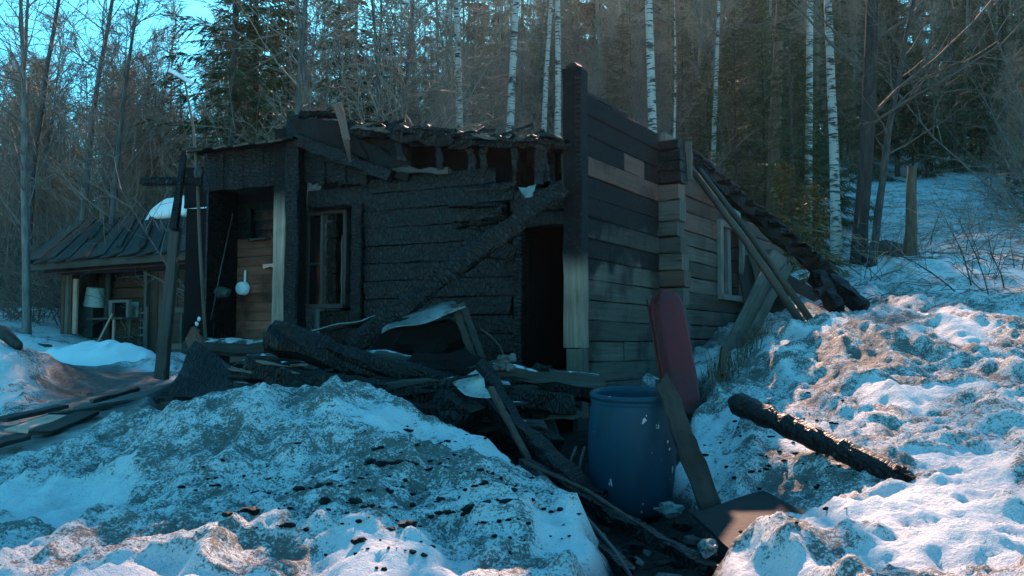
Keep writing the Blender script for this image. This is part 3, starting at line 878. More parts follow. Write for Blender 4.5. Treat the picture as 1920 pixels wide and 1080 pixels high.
for i, (x, d, px) in enumerate(scatter(44, 24, 48, -150, 440, .9)):
    K_brown.plant('bare_tree', x, d, 'brown twiggy bare tree ' + where(px, d), 'tree', 'brown bare trees above the shed', i, rng.uniform(0, 6.28), cap(x, d, 12.5, rng.uniform(.6, .98)), (rng.uniform(-.04, .04), rng.uniform(-.06, .06)))
for i, (x, d, px) in enumerate(scatter(30, 17, 48, 1600, 2200, .9)):
    K_brown.plant('bare_tree', x, d, 'brown bare slope tree ' + where(px, d), 'tree', 'brown bare trees on the right slope', i, rng.uniform(0, 6.28), cap(x, d, 12.5, rng.uniform(.6, 1.0)), (rng.uniform(-.05, .05), rng.uniform(-.1, .1)))
for i, (x, d, px) in enumerate(scatter(26, 24, 45, 1080, 2100, .9)):
    K_spruce.plant('spruce_tree', x, d, 'dark green spruce ' + where(px, d), 'tree', 'spruces on the right slope', i, rng.uniform(0, 6.28), cap(x, d, 12, rng.uniform(.6, 1.0)))
for i, (x, d, px) in enumerate(scatter(9, 30, 46, 560, 1080, .9)):
    K_spruce.plant('spruce_tree', x, d, 'dim spruce standing ' + where(px, d), 'tree', 'spruces behind the birches', i, rng.uniform(0, 6.28), cap(x, d, 12, rng.uniform(.6, 1.0)))
for i, (x, d, px) in enumerate(scatter(46, 38, 62, 480, 2150, .9)):
    K_brown.plant('bare_tree', x, d, 'tall bare tree ' + where(px, d), 'tree', 'tall brown bare trees high on the slope', i, rng.uniform(0, 6.28), cap(x, d, 12.5, rng.uniform(1.1, 1.6), .95), (rng.uniform(-.04, .04), rng.uniform(-.06, .06)))
for px, d, s, lab in ((425, 24, 1.1, 'tall dark spruce behind the left end of the porch roof'), (532, 26, .78, 'dim spruce right above the porch corner'), (640, 25, .74, 'dim spruce above the broken pale board'), (705, 27, .8, 'dim spruce left of the slim grey trunk'), (478, 28, 1.15, 'tall dark spruce right of the nearest spruce behind the porch')):
    x = (px - 960) / FPX * d
    K_spruce.plant('spruce_tree', x, d, lab, 'tree', None, 2, px, s)
for i, (px, d) in enumerate(((200, 52), (255, 50), (300, 56), (160, 58), (90, 60), (330, 50), (20, 62), (-60, 55))):
    x = (px - 960) / FPX * d
    K_brown.plant('bare_tree', x, d, 'sunlit brown crown against the sky above the shed', 'tree', 'sunlit crowns against the sky', i, i * 1.3, rng.uniform(1.15, 1.4))
for i, (px, d, s_) in enumerate(((1385, 23, .55), (1440, 25, .7), (1490, 21, .5), (1530, 24, .62), (1570, 27, .6), (1640, 40, .8), (1690, 42, .85), (1745, 41, .8), (1800, 42, .8), (1330, 26, .6), (1900, 36, .6), (1850, 43, .8))):
    x = (px - 960) / FPX * d
    K_spruce.plant('spruce_tree', x, d, ('green spruce above the small side window', 'green spruce left of the reddish pine trunk', 'small green spruce behind the young sun-tinted spruce', 'green spruce between pine trunk and large birch', 'green spruce hidden behind the large birch', 'dark spruce right of the leaning dark trunk', 'dark spruce above the broken reddish trunk', 'dark spruce at the left top of the track', 'dark spruce at the right top of the track', 'green spruce behind the fallen roof edge start', 'green spruce at the far right of the slope', 'distant spruce closing the track at the right')[i], 'tree', 'green spruces right of the cabin', i, i * 1.9, s_)
for i, (px, d, s_, lab) in enumerate(((192, 35, .95, 'brown pointed conifer left of centre above the shed roof'), (252, 33, .98, 'tallest brown conifer above the shed roof'), (302, 36, 1.05, 'brown conifer above the right end of the shed roof'), (345, 38, 1.1, 'brown conifer left of the tall dark spruce'), (60, 40, .8, 'brown conifer at the far left against the sky'))):
    K_larch.plant('conifer_tree', (px - 960) / FPX * d, d, lab, 'tree', 'brown conifers above the shed', i, i * 1.3, s_)
for i in range(12):
    px = 40 + i * 29 + rng.uniform(-12, 12); d = rng.uniform(29, 44); x = (px - 960) / FPX * d
    want = (650 - rng.uniform(40, 190)) / FPX * d + EYE - H(x, d)
    K_brown.plant('bare_tree', x, d, 'sunlit bare crown above the shed, ' + ('leftmost ones' if px < 150 else 'middle ones' if px < 270 else 'rightmost ones'), 'tree', 'sunlit bare crowns above the shed', i, i * .9, want / 12.0)
# young spruce by the collapsed roof, sunlight put into its needle colour
x = (1532 - 960) / FPX * 16.2
K_sprlet.plant('spruce_sapling', x, 16.2, 'small young spruce tinted as if sunlit beside the end of the collapsed roof', 'tree', None, 0, 1.0, .75)
x = (1478 - 960) / FPX * 18.5
K_sprlet.plant('spruce_sapling', x, 18.5, 'dim young spruce behind the collapsed roof edge', 'tree', None, 0, 2.0, 1.0)
for i, (px, d) in enumerate(((1660, 15.5), (1745, 17), (1790, 19), (1830, 15), (1870, 14.2), (1905, 15.5), (1720, 22), (1650, 20), (1900, 12.8), (1850, 22), (1590, 15.2))):
    x = (px - 960) / FPX * d
    K_sapl.plant('bare_shrub', x, d, 'low twiggy shrub poking through snow beside the track', 'shrub', 'low shrubs beside the track', i, i * 1.7, rng.uniform(.7, 1.2))
for i, (px, d) in enumerate(((20, 21), (70, 20.5), (105, 21.5), (48, 24), (90, 26))):
    x = (px - 960) / FPX * d
    K_sapl.plant('bare_shrub', x, d, 'low twiggy shrub in the snow left of the shed', 'shrub', 'low shrubs left of the shed', i, i * 2.1, rng.uniform(.8, 1.3))
tw = MB(55); rt = random.Random(55)
for i in range(420):
    d = rt.uniform(12.5, 34); px = rt.uniform(1480, 1960); x = (px - 960) / FPX * d
    z = H(x, d) + .012; a = rt.uniform(0, 6.28); L = rt.uniform(.15, .9)
    q = [V((x, d, z))]
    for k in range(3):
        a += rt.uniform(-.5, .5); e = q[-1] + V((math.cos(a), math.sin(a), 0)) * L / 3; e.z = H(e.x, e.y) + .015 + rt.uniform(0, .05); q.append(e)
    tw.tube(q, [.009, .008, .006, .004], 3, 0, False)
tag(tw.build('fallen_twigs', M['twig_grey']), 'fallen twigs scattered over the snowy track', 'twigs', None, 'stuff')
# the far wood: one mass on the upper slope
far = MB(99); rf = random.Random(99)
for i in range(430):
    d = rf.uniform(50, 100); px = rf.uniform(-250, 2200); x = (px - 960) / FPX * d
    z = H(x, d) - .3; ht = min(rf.uniform(15, 26), .95 * (EYE + d * TAN_EL - z)) if px > 420 else rf.uniform(6, 9); r = ht * rf.uniform(.10, .16)
    far.tube([V((x, d, z)), V((x, d, z + ht))], [.12, .02], 4, 0, False)
    zz = .12
    while zz < .98:
        for q in range(6):
            a = rf.uniform(0, 6.28); L = r * (1 - zz) ** .8 * rf.uniform(.6, 1.25) + .1
            c = V((x, d, z + ht * zz)); o_ = V((math.cos(a), math.sin(a), -.35)) * L; w = V((-math.sin(a), math.cos(a), 0)) * L * .28
            b = len(far.v); far.v += [c, c + o_ * .6 + w, c + o_, c + o_ * .6 - w]
            far.face((b, b + 1, b + 2, b + 3), ((0, 0),) * 4)
        zz += .055
o = far.build('far_forest', M['needles'], origin=(0, 60, 0)); tag(o, 'far mass of dark conifers on the upper slope', 'forest', None, 'stuff')
bw = MB(98)
for i in range(420):
    d = rf.uniform(42, 80); px = rf.uniform(-250, 2200); x = (px - 960) / FPX * d
    z = H(x, d) - .3; ht = min(rf.uniform(12, 22), .97 * (EYE + d * TAN_EL - z)) if px > 400 else rf.uniform(9, 14)
    lx = rf.uniform(-.06, .06)
    bw.tube([V((x, d, z)), V((x + lx * ht * .5, d, z + ht * .5)), V((x + lx * ht, d, z + ht))], [.11, .07, .015], 4, 0, False)
    for q in range(85):
        s_ = rf.uniform(.12, 1); a = rf.uniform(0, 6.28); e = rf.uniform(.2, 1.2); L = (ht * .2 * (1.1 - s_) + .5) * rf.uniform(.5, 1.3)
        c = V((x + lx * ht * s_, d, z + ht * s_)); dr = V((math.cos(a) * math.cos(e), math.sin(a) * math.cos(e), math.sin(e)))
        c2 = c + dr * L * .5; c3 = c + dr * L + V((0, 0, L * .15)); w = V((-math.sin(a), math.cos(a), .6)) * .016
        b = len(bw.v); bw.v += [c - w, c + w, c2 + w * .7, c2 - w * .7, c3]
        bw.face((b, b + 1, b + 2, b + 3), ((0, 0),) * 4); bw.face((b + 3, b + 2, b + 4), ((0, 0),) * 3)
        for k in range(3):
            f = rf.uniform(.3, 1); p_ = c.lerp(c3, f); t2 = (dr + V((rf.uniform(-1, 1), rf.uniform(-1, 1), rf.uniform(-.5, .8)))).normalized() * L * rf.uniform(.25, .5); w2 = t2.cross(V((.3, .9, .2))).normalized() * .011
            b = len(bw.v); bw.v += [p_ - w2, p_ + w2, p_ + t2]; bw.face((b, b + 1, b + 2), ((0, 0),) * 3)
o = bw.build('far_bare_wood', M['twig_brown'], origin=(0, 60, 0)); tag(o, 'far mass of brown leafless trees high on the slope', 'forest', None, 'stuff')

# ------------------------------------------------------------------ the burnt cabin
C0 = P(1080, 740, 9.0)
WF = Wall(C0, math.radians(-64.0))         # front, running left from the door post
WR = Wall(C0, math.radians(30.5))          # right side, running back from the door post
WF_N, WR_N = WF.n, WR.n
if WR_N.x < 0: WR.n = -WR.n
house = empty('burnt_cabin', (WF.pt(2.5, 0, 0).x, WF.pt(2.5, 0, 0).y, .7), 'burnt-out log cabin with charred front, open doorway and missing roof', 'cabin')
R = random.Random(3)
def hbar(W, name, mat, t0, t1, z0, z1, n0, n1, par=None, jit=.006, segs=3, ch=.08, rag=.0, seed=None):
    mb = MB(R.randint(0, 99999) if seed is None else seed)
    zc, nc = (z0 + z1) / 2, (n0 + n1) / 2
    mb.beam(W.pt(t0, zc, nc), W.pt(t1, zc, nc), abs(n1 - n0), z1 - z0, (0, 0, 1), jit, segs, 1, ch, 0, rag)
    return mb.build(name, mat, par or house)
def vbar(W, name, mat, t0, t1, z0, z1, n0, n1, par=None, jit=.004, segs=3, ch=.0, rag=.0, lean=0.0):
    mb = MB(R.randint(0, 99999))
    tc, nc = (t0 + t1) / 2, (n0 + n1) / 2
    mb.beam(W.pt(tc, z0, nc), W.pt(tc + lean, z1, nc), abs(t1 - t0), abs(n1 - n0), W.n, jit, segs, 1, ch, 0, rag)
    return mb.build(name, mat, par or house)
def fz(W, px, py, n=0.0): return W.tz(px, py, n)[1]
def ft(W, px, n=0.0): return W.tz(px, 600, n)[0]

BASE = .55
# --- charred front logs
t0, t1 = ft(WF, 968), ft(WF, 684)
ztop = fz(WF, 830, 318)
rows = 14; hrow = (ztop - .75) / rows
for k in range(rows):
    z0 = .75 + k * hrow
    a = t0 + R.uniform(-.04, .06); b = t1 + R.uniform(-.02, .03)
    if k == rows - 1: a = t0 + .25; b = t1 - .05
    if k in (9, 10, 11): a = t0 + R.uniform(.05, .25)
    hbar(WF, 'log', M['char'], a, b, z0, z0 + hrow - .002 - (0.03 if k == rows - 1 else 0), -.16, R.uniform(-.012, .012), None, .005, 7, .05, .03)
# eaten-away splinters on the upper logs right of centre
for (px0, px1, py, h_, n_) in ((845, 950, 383, .07, .03), (855, 945, 407, .08, .06), (880, 960, 352, .05, .02), (850, 935, 425, .05, .04)):
    mb = MB(R.randint(0, 9999)); mb.beam(WF.at(px0, py, n_), WF.at(px1, py + R.uniform(-14, 4), n_), .05, h_, (0, 0, 1), .02, 4, .6, 0, 0, .03)
    mb.build('splinter', M['char_grey'], house)
# --- window bay, set back
NB = -.28
tw0, tw1 = ft(WF, 684), ft(WF, 568)
rowz = [.75 + k * .215 for k in range(13)]
wx0, wx1 = ft(WF, 647, NB), ft(WF, 577, NB)
wz0, wz1 = fz(WF, 610, 575, NB), fz(WF, 610, 398, NB)
for z in rowz:
    if z + .2 < wz0 or z > wz1:
        hbar(WF, 'log', M['char'], tw0, tw1 - .02, z, z + .205, NB - .16, NB, None, .01, 4, .1)
    else:
        hbar(WF, 'log', M['char'], tw0, wx0 - .06, z, z + .205, NB - .16, NB, None, .01, 2, .1)
win = MB(1); 
win.beam(WF.pt(wx0 - .03, wz1, NB + .02), WF.pt(wx1 + .03, wz1, NB + .02), .08, .06, (0, 0, 1), .004, 3)
win.beam(WF.pt(wx0 - .03, wz0, NB + .03), WF.pt(wx1 + .03, wz0, NB + .03), .12, .05, (0, 0, 1), .004, 3)
win.beam(WF.pt(wx0 - .02, wz0, NB + .02), WF.pt(wx0 - .02, wz1, NB + .02), .045, .07, WF.n, .004, 3)
win.beam(WF.pt(wx1 + .02, wz0, NB + .02), WF.pt(wx1 + .02, wz1, NB + .02), .045, .07, WF.n, .004, 3)
wobj = win.build('window', M['dark_wood'], house)
xm = ft(WF, 603, NB)
mb = MB(2); mb.beam(WF.pt(xm, wz0, NB), WF.pt(xm, wz1, NB), .035, .04, WF.n, .003, 3); mb.build('window_bar', M['old_wood'], wobj)
mb = MB(3); mb.beam(WF.pt(xm + .02, (wz0 + wz1) / 2 - .05, NB), WF.pt(wx1, (wz0 + wz1) / 2 - .05, NB), .03, .035, (0, 0, 1), .003, 2); mb.build('window_bar', M['dark_wood'], wobj)
mb = MB(4); mb.sheet(WF.pt(xm + .02, wz0 + .03, NB - .02), WF.pt(wx1, wz0 + .03, NB - .02), WF.pt(wx1, wz1 - .03, NB - .02), WF.pt(xm + .02, wz1 - .03, NB - .02), 2, 2, .0, 1, .004); mb.build('pane', M['glass'], wobj)
mb = MB(5); mb.beam(WF.pt(wx0 + .01, wz0 + .02, NB + .055), WF.pt(wx0 + .01, wz1 - .3, NB + .055), .018, .02, WF.n, .004, 6); mb.build('trim_and_lit_edge', M['old_wood'], wobj)
# charred carved jamb right of the window, lintel, corner post
vbar(WF, 'window_jamb', M['char_fine'], ft(WF, 681), ft(WF, 661), fz(WF, 670, 600), fz(WF, 670, 383), -.06, .05, None, .008, 8, .1)
hbar(WF, 'lintel', M['char'], ft(WF, 700), tw1, fz(WF, 640, 386), fz(WF, 640, 349), -.25, -.05, None, .01, 5, .1)
# vertical fascia boards over the window
px = 572.0
while px < 690:
    zt = fz(WF, px, lerp(262, 318, (px - 572) / 120)); zb = fz(WF, px, 346 + R.uniform(-2, 2))
    if zt - zb > .1: vbar(WF, 'fascia_board', M['char_fine'], ft(WF, px), ft(WF, px + 12.5) - .004, zb, zt, .02, .055 + R.uniform(-.008, .008), None, .004, 3, 0, .015)
    px += 13.2
vbar(WF, 'corner_post', M['char_fine'], ft(WF, 572), ft(WF, 547), .8, fz(WF, 558, 222), -.02, .16, None, .010, 14, .08)
vbar(WF, 'corner_post', M['post_porch'], ft(WF, 546), ft(WF, 523), .8, fz(WF, 534, 246), .0, .13, None, .006, 6, .06)
vbar(WF, 'corner_post', M['dark_wood'], ft(WF, 522), ft(WF, 516), .9, fz(WF, 519, 350), -.02, .03, None, .004, 4)
# left fascia of vertical boards under the tin edge
px = 384.0; k = 0
while px < 522:
    zt = fz(WF, px, lerp(280, 264, (px - 384) / 140)); zb = fz(WF, px, lerp(361, 350, (px - 384) / 140) + R.uniform(-1.5, 1.5))
    vbar(WF, 'fascia_board', M['char'] if k % 4 else M['char_grey'], ft(WF, px), ft(WF, min(px + 12, 522)) - .005, zb, zt, .04, .07 + R.uniform(-.008, .008), None, .003, 3)
    px += 12.4; k += 1
# porch inside: brown boards at the back, black boarded left side, floor
NP = -.52
za, zb_ = fz(WF, 470, 636, NP), fz(WF, 470, 380, NP)
n_b = 15
for k in range(n_b):
    z0 = lerp(za, zb_, k / n_b); z1 = lerp(za, zb_, (k + 1) / n_b)
    hbar(WF, 'porch_board', M['porch_board'], ft(WF, 560, NP), ft(WF, 434, NP) + R.uniform(-.03, .03), z0 + .004, z1 - .004, NP - .04, NP + R.uniform(-.006, .006), None, .003, 3, 0)
hbar(WF, 'porch_board', M['soot'], ft(WF, 560, NP), ft(WF, 340, NP), zb_ + .01, fz(WF, 470, 300, NP), NP - .04, NP, None, .01, 3)
hbar(WF, 'porch_board', M['soot'], ft(WF, 434, NP - .06), ft(WF, 345, NP - .06), za - .1, zb_, NP - .12, NP - .06, None, .01, 3)
tl = ft(WF, 386)
for k in range(4):
    n0 = -.0 - k * .135
    mb = MB(k); mb.beam(WF.pt(tl + .02, .75, n0 - .07), WF.pt(tl + .02, fz(WF, 386, 350), n0 - .07), .13, .04, WF.u, .006, 3); mb.build('side_board', M['char'], house)
hbar(WF, 'porch_floor', M['old_wood'], ft(WF, 560, -.6), ft(WF, 384, -.6), fz(WF, 450, 646, -.1) - .06, fz(WF, 450, 644, -.1), NP, -.02, None, .003, 2)
mb = MB(8); mb.beam(WF.at(352, 652, .12), WF.at(506, 650, .12), .2, .2, (0, 0, 1), .02, 6, 1, .2); mb.build('sill_log', M['frosty_wood'], house)
mb = MB(9); mb.beam(WF.at(440, 676, .08), WF.at(515, 674, .08), .16, .16, (0, 0, 1), .012, 4, 1, .1); mb.build('sill_log', M['old_wood'], house)
mb = MB(10); mb.beam(WF.at(470, 392, NP + .05), WF.at(470, 452, NP + .05), .07, .05, WF.n, .01, 3); mb.build('bracket', M['char'], house)
mb = MB(11); mb.beam(WF.at(472, 450, NP + .06), WF.at(502, 447, NP + .06), .09, .025, (0, 0, 1), .006, 3); mb.build('bracket', M['old_wood'], house)
mb = MB(12); mb.beam(WF.at(498, 500, NP + .05), WF.at(519, 498, NP + .05), .10, .05, (0, 0, 1), .012, 3); mb.build('bracket', M['pale_wood'], house)
mb = MB(13); mb.beam(WF.at(515, 500, -.1), WF.at(513, 604, -.1), .03, .03, WF.n, .003, 3); mb.build('trim_and_lit_edge', M['pale_wood'], house)

# --- roof: tin edge on the left, felt and boards over the front, deck behind
rf_l = MB(20)
pa, pb = WF.at(338, 284, .35), WF.at(548, 259, .30)
rf_l.sheet(pa, pb, pb - WF.n * 2.2 + V((0, 0, .12)), pa - WF.n * 2.2 + V((0, 0, .12)), 22, 4, .05, 2.6, .02, 0, .03)
roof_l = rf_l.build('roof_sheet', M['char_grey'], house)
for (x0, x1) in ((345, 380), (400, 425), (438, 466), (480, 500), (505, 526)):
    a = WF.at(x0, lerp(285, 262, (x0 - 345) / 200) , .37); b = WF.at(x1, lerp(284, 261, (x1 - 345) / 200), .37)
    mb = MB(x0); mb.beam(a, b, .03, .022, (0, 0, 1), .008, 4); mb.build('roof_edge', M['old_wood'], roof_l)
mb = MB(21)   # burnt roofing felt hump over the porch corner
mb.sheet(WF.at(546, 224, .25), WF.at(648, 226, .22), WF.at(690, 296, .10), WF.at(560, 268, .16), 14, 8, .09, 3.2, .03, 0, .06)
felt = mb.build('roof_felt', M['felt'], house)
for k, (px, py) in enumerate(((575, 217), (590, 213), (604, 216), (618, 214), (632, 217))):
    mb = MB(k + 40); mb.lump(WF.at(px, py, .15), .075, (1.3, 1, .55), k, .6); mb.build('felt_curl', M['felt'], felt)
mb = MB(22); mb.beam(WF.at(556, 262, .14), WF.at(735, 330, .12), .11, .16, (0, 0, 1), .015, 9, .8, .12); mb.build('rake_beam', M['char'], house)
mb = MB(23); mb.beam(WF.at(612, 270, .10), WF.at(770, 322, .02), .10, .34, (0, 0, 1), .03, 8, .6, .12); mb.build('rake_beam', M['felt'], house)
mb = MB(230); mb.beam(WF.at(633, 192, .3), WF.at(650, 262, .3), .10, .03, WF.n, .01, 4, .85, 0, 0, .03); bb_ = mb.build('broken_board', M['log_brown'], house)
mb = MB(231); mb.beam(WF.at(650, 262, .3), WF.at(657, 304, .3), .075, .03, WF.n, .008, 4, .3, 0, 0, .01); mb.build('split_end', M['log_brown'], bb_)
# front eave plate with a ragged frosty edge
mb = MB(24); mb.beam(WF.at(640, 243, .1), WF.at(860, 262, .1), .22, .14, (0, 0, 1), .035, 14, 1, .1); mb.build('eave_beam', M['char'], house)
mb = MB(25); mb.beam(WF.at(850, 268, .1), WF.at(1064, 272, .1), .2, .10, (0, 0, 1), .03, 14, 1, .1); mb.build('eave_beam', M['char'], house)
mb = MB(26); mb.beam(WF.at(680, 270, -.02), WF.at(765, 300, -.02), .16, .4, (0, 0, 1), .05, 6, .8, .1); mb.build('eave_beam', M['felt'], house)
mb = MB(27); mb.sheet(WF.at(640, 236, .22), WF.at(1062, 262, .22), WF.at(1062, 262, .22) - WF.n * 5.2 + V((0, 0, .05)), WF.at(640, 236, .22) - WF.n * 4.6 + V((0, 0, .05)), 44, 9, .12, 2.4, .03, 0, .12)
deck = mb.build('roof_deck', M['char_grey'], house)
for k in range(16):
    px = R.uniform(650, 1050); py = lerp(240, 268, (px - 640) / 420) + R.uniform(-4, 2)
    mb = MB(k + 60); L = R.uniform(20, 70)
    mb.beam(WF.at(px, py, .25), WF.at(px + L, py + R.uniform(-9, 7), .2), R.uniform(.03, .09), R.uniform(.02, .04), (0, 0, 1), .012, 4, .5, 0, 0, .02)
    mb.build('roof_splinter', M['old_wood'] if k % 3 == 0 else M['char_grey'] if k % 3 == 1 else M['char'], deck)
for k in range(13):
    px = R.uniform(640, 1050); py = lerp(246, 268, (px - 640) / 420)
    mb = MB(k + 90); mb.beam(WF.at(px, py + 6, R.uniform(-.1, .2)), WF.at(px + R.uniform(-40, 40), py - R.uniform(6, 24), R.uniform(-.5, .1)), R.uniform(.03, .07), R.uniform(.03, .06), (0, 0, 1), .01, 4, .6, 0, 0, .03); mb.build('broken_rafter', M['char'], deck)
for (a, b, c, d_, th) in ((788, 246, 835, 244, .06), (858, 262, 880, 258, .05), (900, 268, 1000, 232, .035), (985, 262, 1020, 243, .03), (690, 246, 760, 226, .05)):
    mb = MB(a); mb.beam(WF.at(a, b, .12), WF.at(c, d_, .0), th, th, (0, 0, 1), .006, 3, .7); mb.build('roof_splinter', M['char'], deck)
for (px, p0, p1) in ((740, 268, 300), (812, 262, 318), (870, 255, 320), (895, 258, 322), (1000, 268, 345), (1012, 268, 340), (955, 270, 322)):
    mb = MB(px); mb.sheet(WF.at(px, p0, .14), WF.at(px + R.uniform(10, 18), p0, .14), WF.at(px + R.uniform(12, 22), p1, .1), WF.at(px + R.uniform(4, 10), p1, .1), 3, 6, .05, 5, .012, 0, .03)
    mb.build('felt_strip', M['char_grey'] if px != 812 else M['felt'], deck)
mb = MB(28); mb.beam(WF.at(690, 322, .02), WF.at(845, 322, .02), .14, .06, (0, 0, 1), .02, 9, .8); mb.build('top_plate', M['dark_wood'], house)
# upper studs near the tall post
for (px, p0, p1, mt) in ((958, 280, 340, 'char'), (1000, 284, 350, 'char_grey'), (1030, 285, 352, 'char'), (1052, 290, 345, 'old_wood')):
    vbar(WF, 'stud', M[mt], ft(WF, px + 9), ft(WF, px), fz(WF, px, p1), fz(WF, px, p0), -.12, -.02, None, .01, 4, 0, .02)
# --- doorway
vbar(WF, 'door_jamb', M['char'], ft(WF, 980), ft(WF, 964), .7, fz(WF, 972, 415), -.16, .03, None, .008, 8, .08)
hbar(WF, 'door_lintel', M['char_grey'], ft(WF, 1066), ft(WF, 968), fz(WF, 1020, 422), fz(WF, 1020, 396), -.14, -.02, None, .01, 4, .05)
hbar(WF, 'door_lintel', M['char'], ft(WF, 1066), ft(WF, 955), fz(WF, 1020, 394), fz(WF, 1020, 352), -.16, -.01, None, .015, 5, .05, .03)
post = vbar(WF, 'door_post', M['post_door'], ft(WF, 1097.5), ft(WF, 1063), fz(WF, 1080, 652), fz(WF, 1080, 132), -.10, .10, None, .006, 12, .05)
mb = MB(29); mb.lump(WF.at(1076, 135, 0), .085, (1, 1, 1.2), 0, .4); mb.build('burnt_tip', M['char'], post)
for k in range(22):   # notched char along the post edge
    z = fz(WF, 1088, 150 + k * 9); mb = MB(k + 100); mb.beam(WF.pt(ft(WF, 1097) , z, .09), WF.pt(ft(WF, 1088), z, .105), .03, .022, (0, 0, 1), .004, 1); mb.build('char_notch', M['char_grey'], post)
vbar(WF, 'post_foot', M['old_wood'], ft(WF, 1098), ft(WF, 1069), .9, fz(WF, 1080, 654), -.08, .11, None, .004, 3, .04)
# inner dark room: back and side walls, so the openings look into the cabin
DEP = 6.8
for k, (a, b) in enumerate(((WF.pt(0.1, 0, -.3), WR.pt(6.6, 0, -.3)),)): pass
far_l = WF.pt(ft(WF, 568), 0, 0) + WR.u * 4.6; far_r = WR.pt(7.2, 0, -.1)
for k in range(13):
    z = .65 + k * .215
    mb = MB(k + 130); mb.beam(V((far_l.x, far_l.y, z)), V((far_r.x, far_r.y, z)), .15, .205, (0, 0, 1), .01, 3, 1, .1); mb.build('back_log', M['char'], house)
    s0 = WF.pt(ft(WF, 570), z, -.5); s1 = s0 + WR.u * 4.2
    mb = MB(k + 160); mb.beam(s0, s1, .15, .205, (0, 0, 1), .01, 3, 1, .1); mb.build('partition_log', M['char'], house)
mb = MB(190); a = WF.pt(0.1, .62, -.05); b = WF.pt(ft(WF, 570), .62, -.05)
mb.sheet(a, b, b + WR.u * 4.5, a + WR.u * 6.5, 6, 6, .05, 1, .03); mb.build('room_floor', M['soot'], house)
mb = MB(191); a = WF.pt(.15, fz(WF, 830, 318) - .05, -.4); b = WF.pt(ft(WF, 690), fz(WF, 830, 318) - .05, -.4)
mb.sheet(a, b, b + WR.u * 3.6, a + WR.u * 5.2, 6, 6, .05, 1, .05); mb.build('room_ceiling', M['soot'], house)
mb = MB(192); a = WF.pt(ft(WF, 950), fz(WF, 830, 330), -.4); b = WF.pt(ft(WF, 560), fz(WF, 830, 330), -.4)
mb.sheet(a, b, b + V((0, 0, .50)), a + V((0, 0, .42)), 6, 2, .05, 1, .05); mb.build('attic_shade_sheet', M['soot'], house)  # black sheet added to stand in for the dark attic void

def light_block_sheet(a, b, z0, z1, seed, th=.03):  # black sheets added inside to stop light leaking and keep openings dark
    mb = MB(seed); mb.sheet(V((a.x, a.y, z0)), V((b.x, b.y, z0)), V((b.x, b.y, z1)), V((a.x, a.y, z1)), 4, 3, .01, 1, th); mb.build('light_block_sheet', M['soot'], house)
light_block_sheet(WF.pt(ft(WF, 960), 0, -.2), WF.pt(ft(WF, 690), 0, -.2), .4, fz(WF, 830, 325), 193)
light_block_sheet(WF.pt(ft(WF, 966), 0, -.2) , WF.pt(ft(WF, 966), 0, -.2) + WR.u * 5, .4, fz(WF, 830, 318), 194)
light_block_sheet(WR.pt(.2, 0, -.2), WR.pt(ft(WR, 1340), 0, -.2), .4, fz(WF, 830, 318), 195)
light_block_sheet(far_l - WR.u * .2, far_r - WR.u * .2, .4, fz(WF, 830, 318), 196)
light_block_sheet(WF.pt(ft(WF, 688), 0, NB - .5), WF.pt(ft(WF, 560), 0, NB - .5), .4, fz(WF, 640, 330), 197)
# --- right side: plank wall of the entry
te = ft(WR, 1238)
zt = fz(WR, 1100, 176); zb0 = 1.02
nrow = 15; hp = (zt - zb0) / nrow
for k in range(nrow):
    z0 = zb0 + k * hp; hh = hp * R.uniform(.97, 1.0)
    mt = M['plank_right']
    if k in (11,): mt = M['plank_brown']
    nn = R.uniform(-.012, .012)
    if k == 12:
        hbar(WR, 'plank', M['plank_right'], .12, 1.25, z0, z0 + hh - .007, -.07, nn, None, .004, 4, .06)
        hbar(WR, 'plank', M['plank_brown'], 1.26, 1.85, z0, z0 + hh - .007, -.07, nn, None, .004, 4, .06)
        hbar(WR, 'plank', M['plank_right'], 1.86, te - .02, z0, z0 + hh - .007, -.07, nn, None, .004, 4, .06)
    elif k == 2:
        hbar(WR, 'plank', mt, .12, 1.2, z0, z0 + hh - .007, -.07, nn, None, .004, 4, .06)
        hbar(WR, 'plank', mt, 1.21, te - .02, z0, z0 + hh - .007, -.07, nn + .01, None, .004, 4, .06)
    else:
        hbar(WR, 'plank', mt, .12, te - .02 + R.uniform(-.02, .02), z0, z0 + hh - .007, -.07, nn, None, .005, 5, .06, .01)
hbar(WR, 'plank', M['char'], .12, 1.35, zt, zt + .035, -.06, 0, None, .012, 8)
hbar(WR, 'plank', M['dark_wood'], .1, te, .55, zb0 - .01, -.08, -.03, None, .01, 4)
# thin grey strips of felt over the top plank
for k in range(4):
    mb = MB(k + 210); a = WR.at(1120 + k * 26, 190 + k * 17, -.05); mb.beam(a, a + WR.u * .5 + V((0, 0, -.02)), .05, .02, (0, 0, 1), .012, 4, .6); mb.build('splinter', M['char_grey'], house)
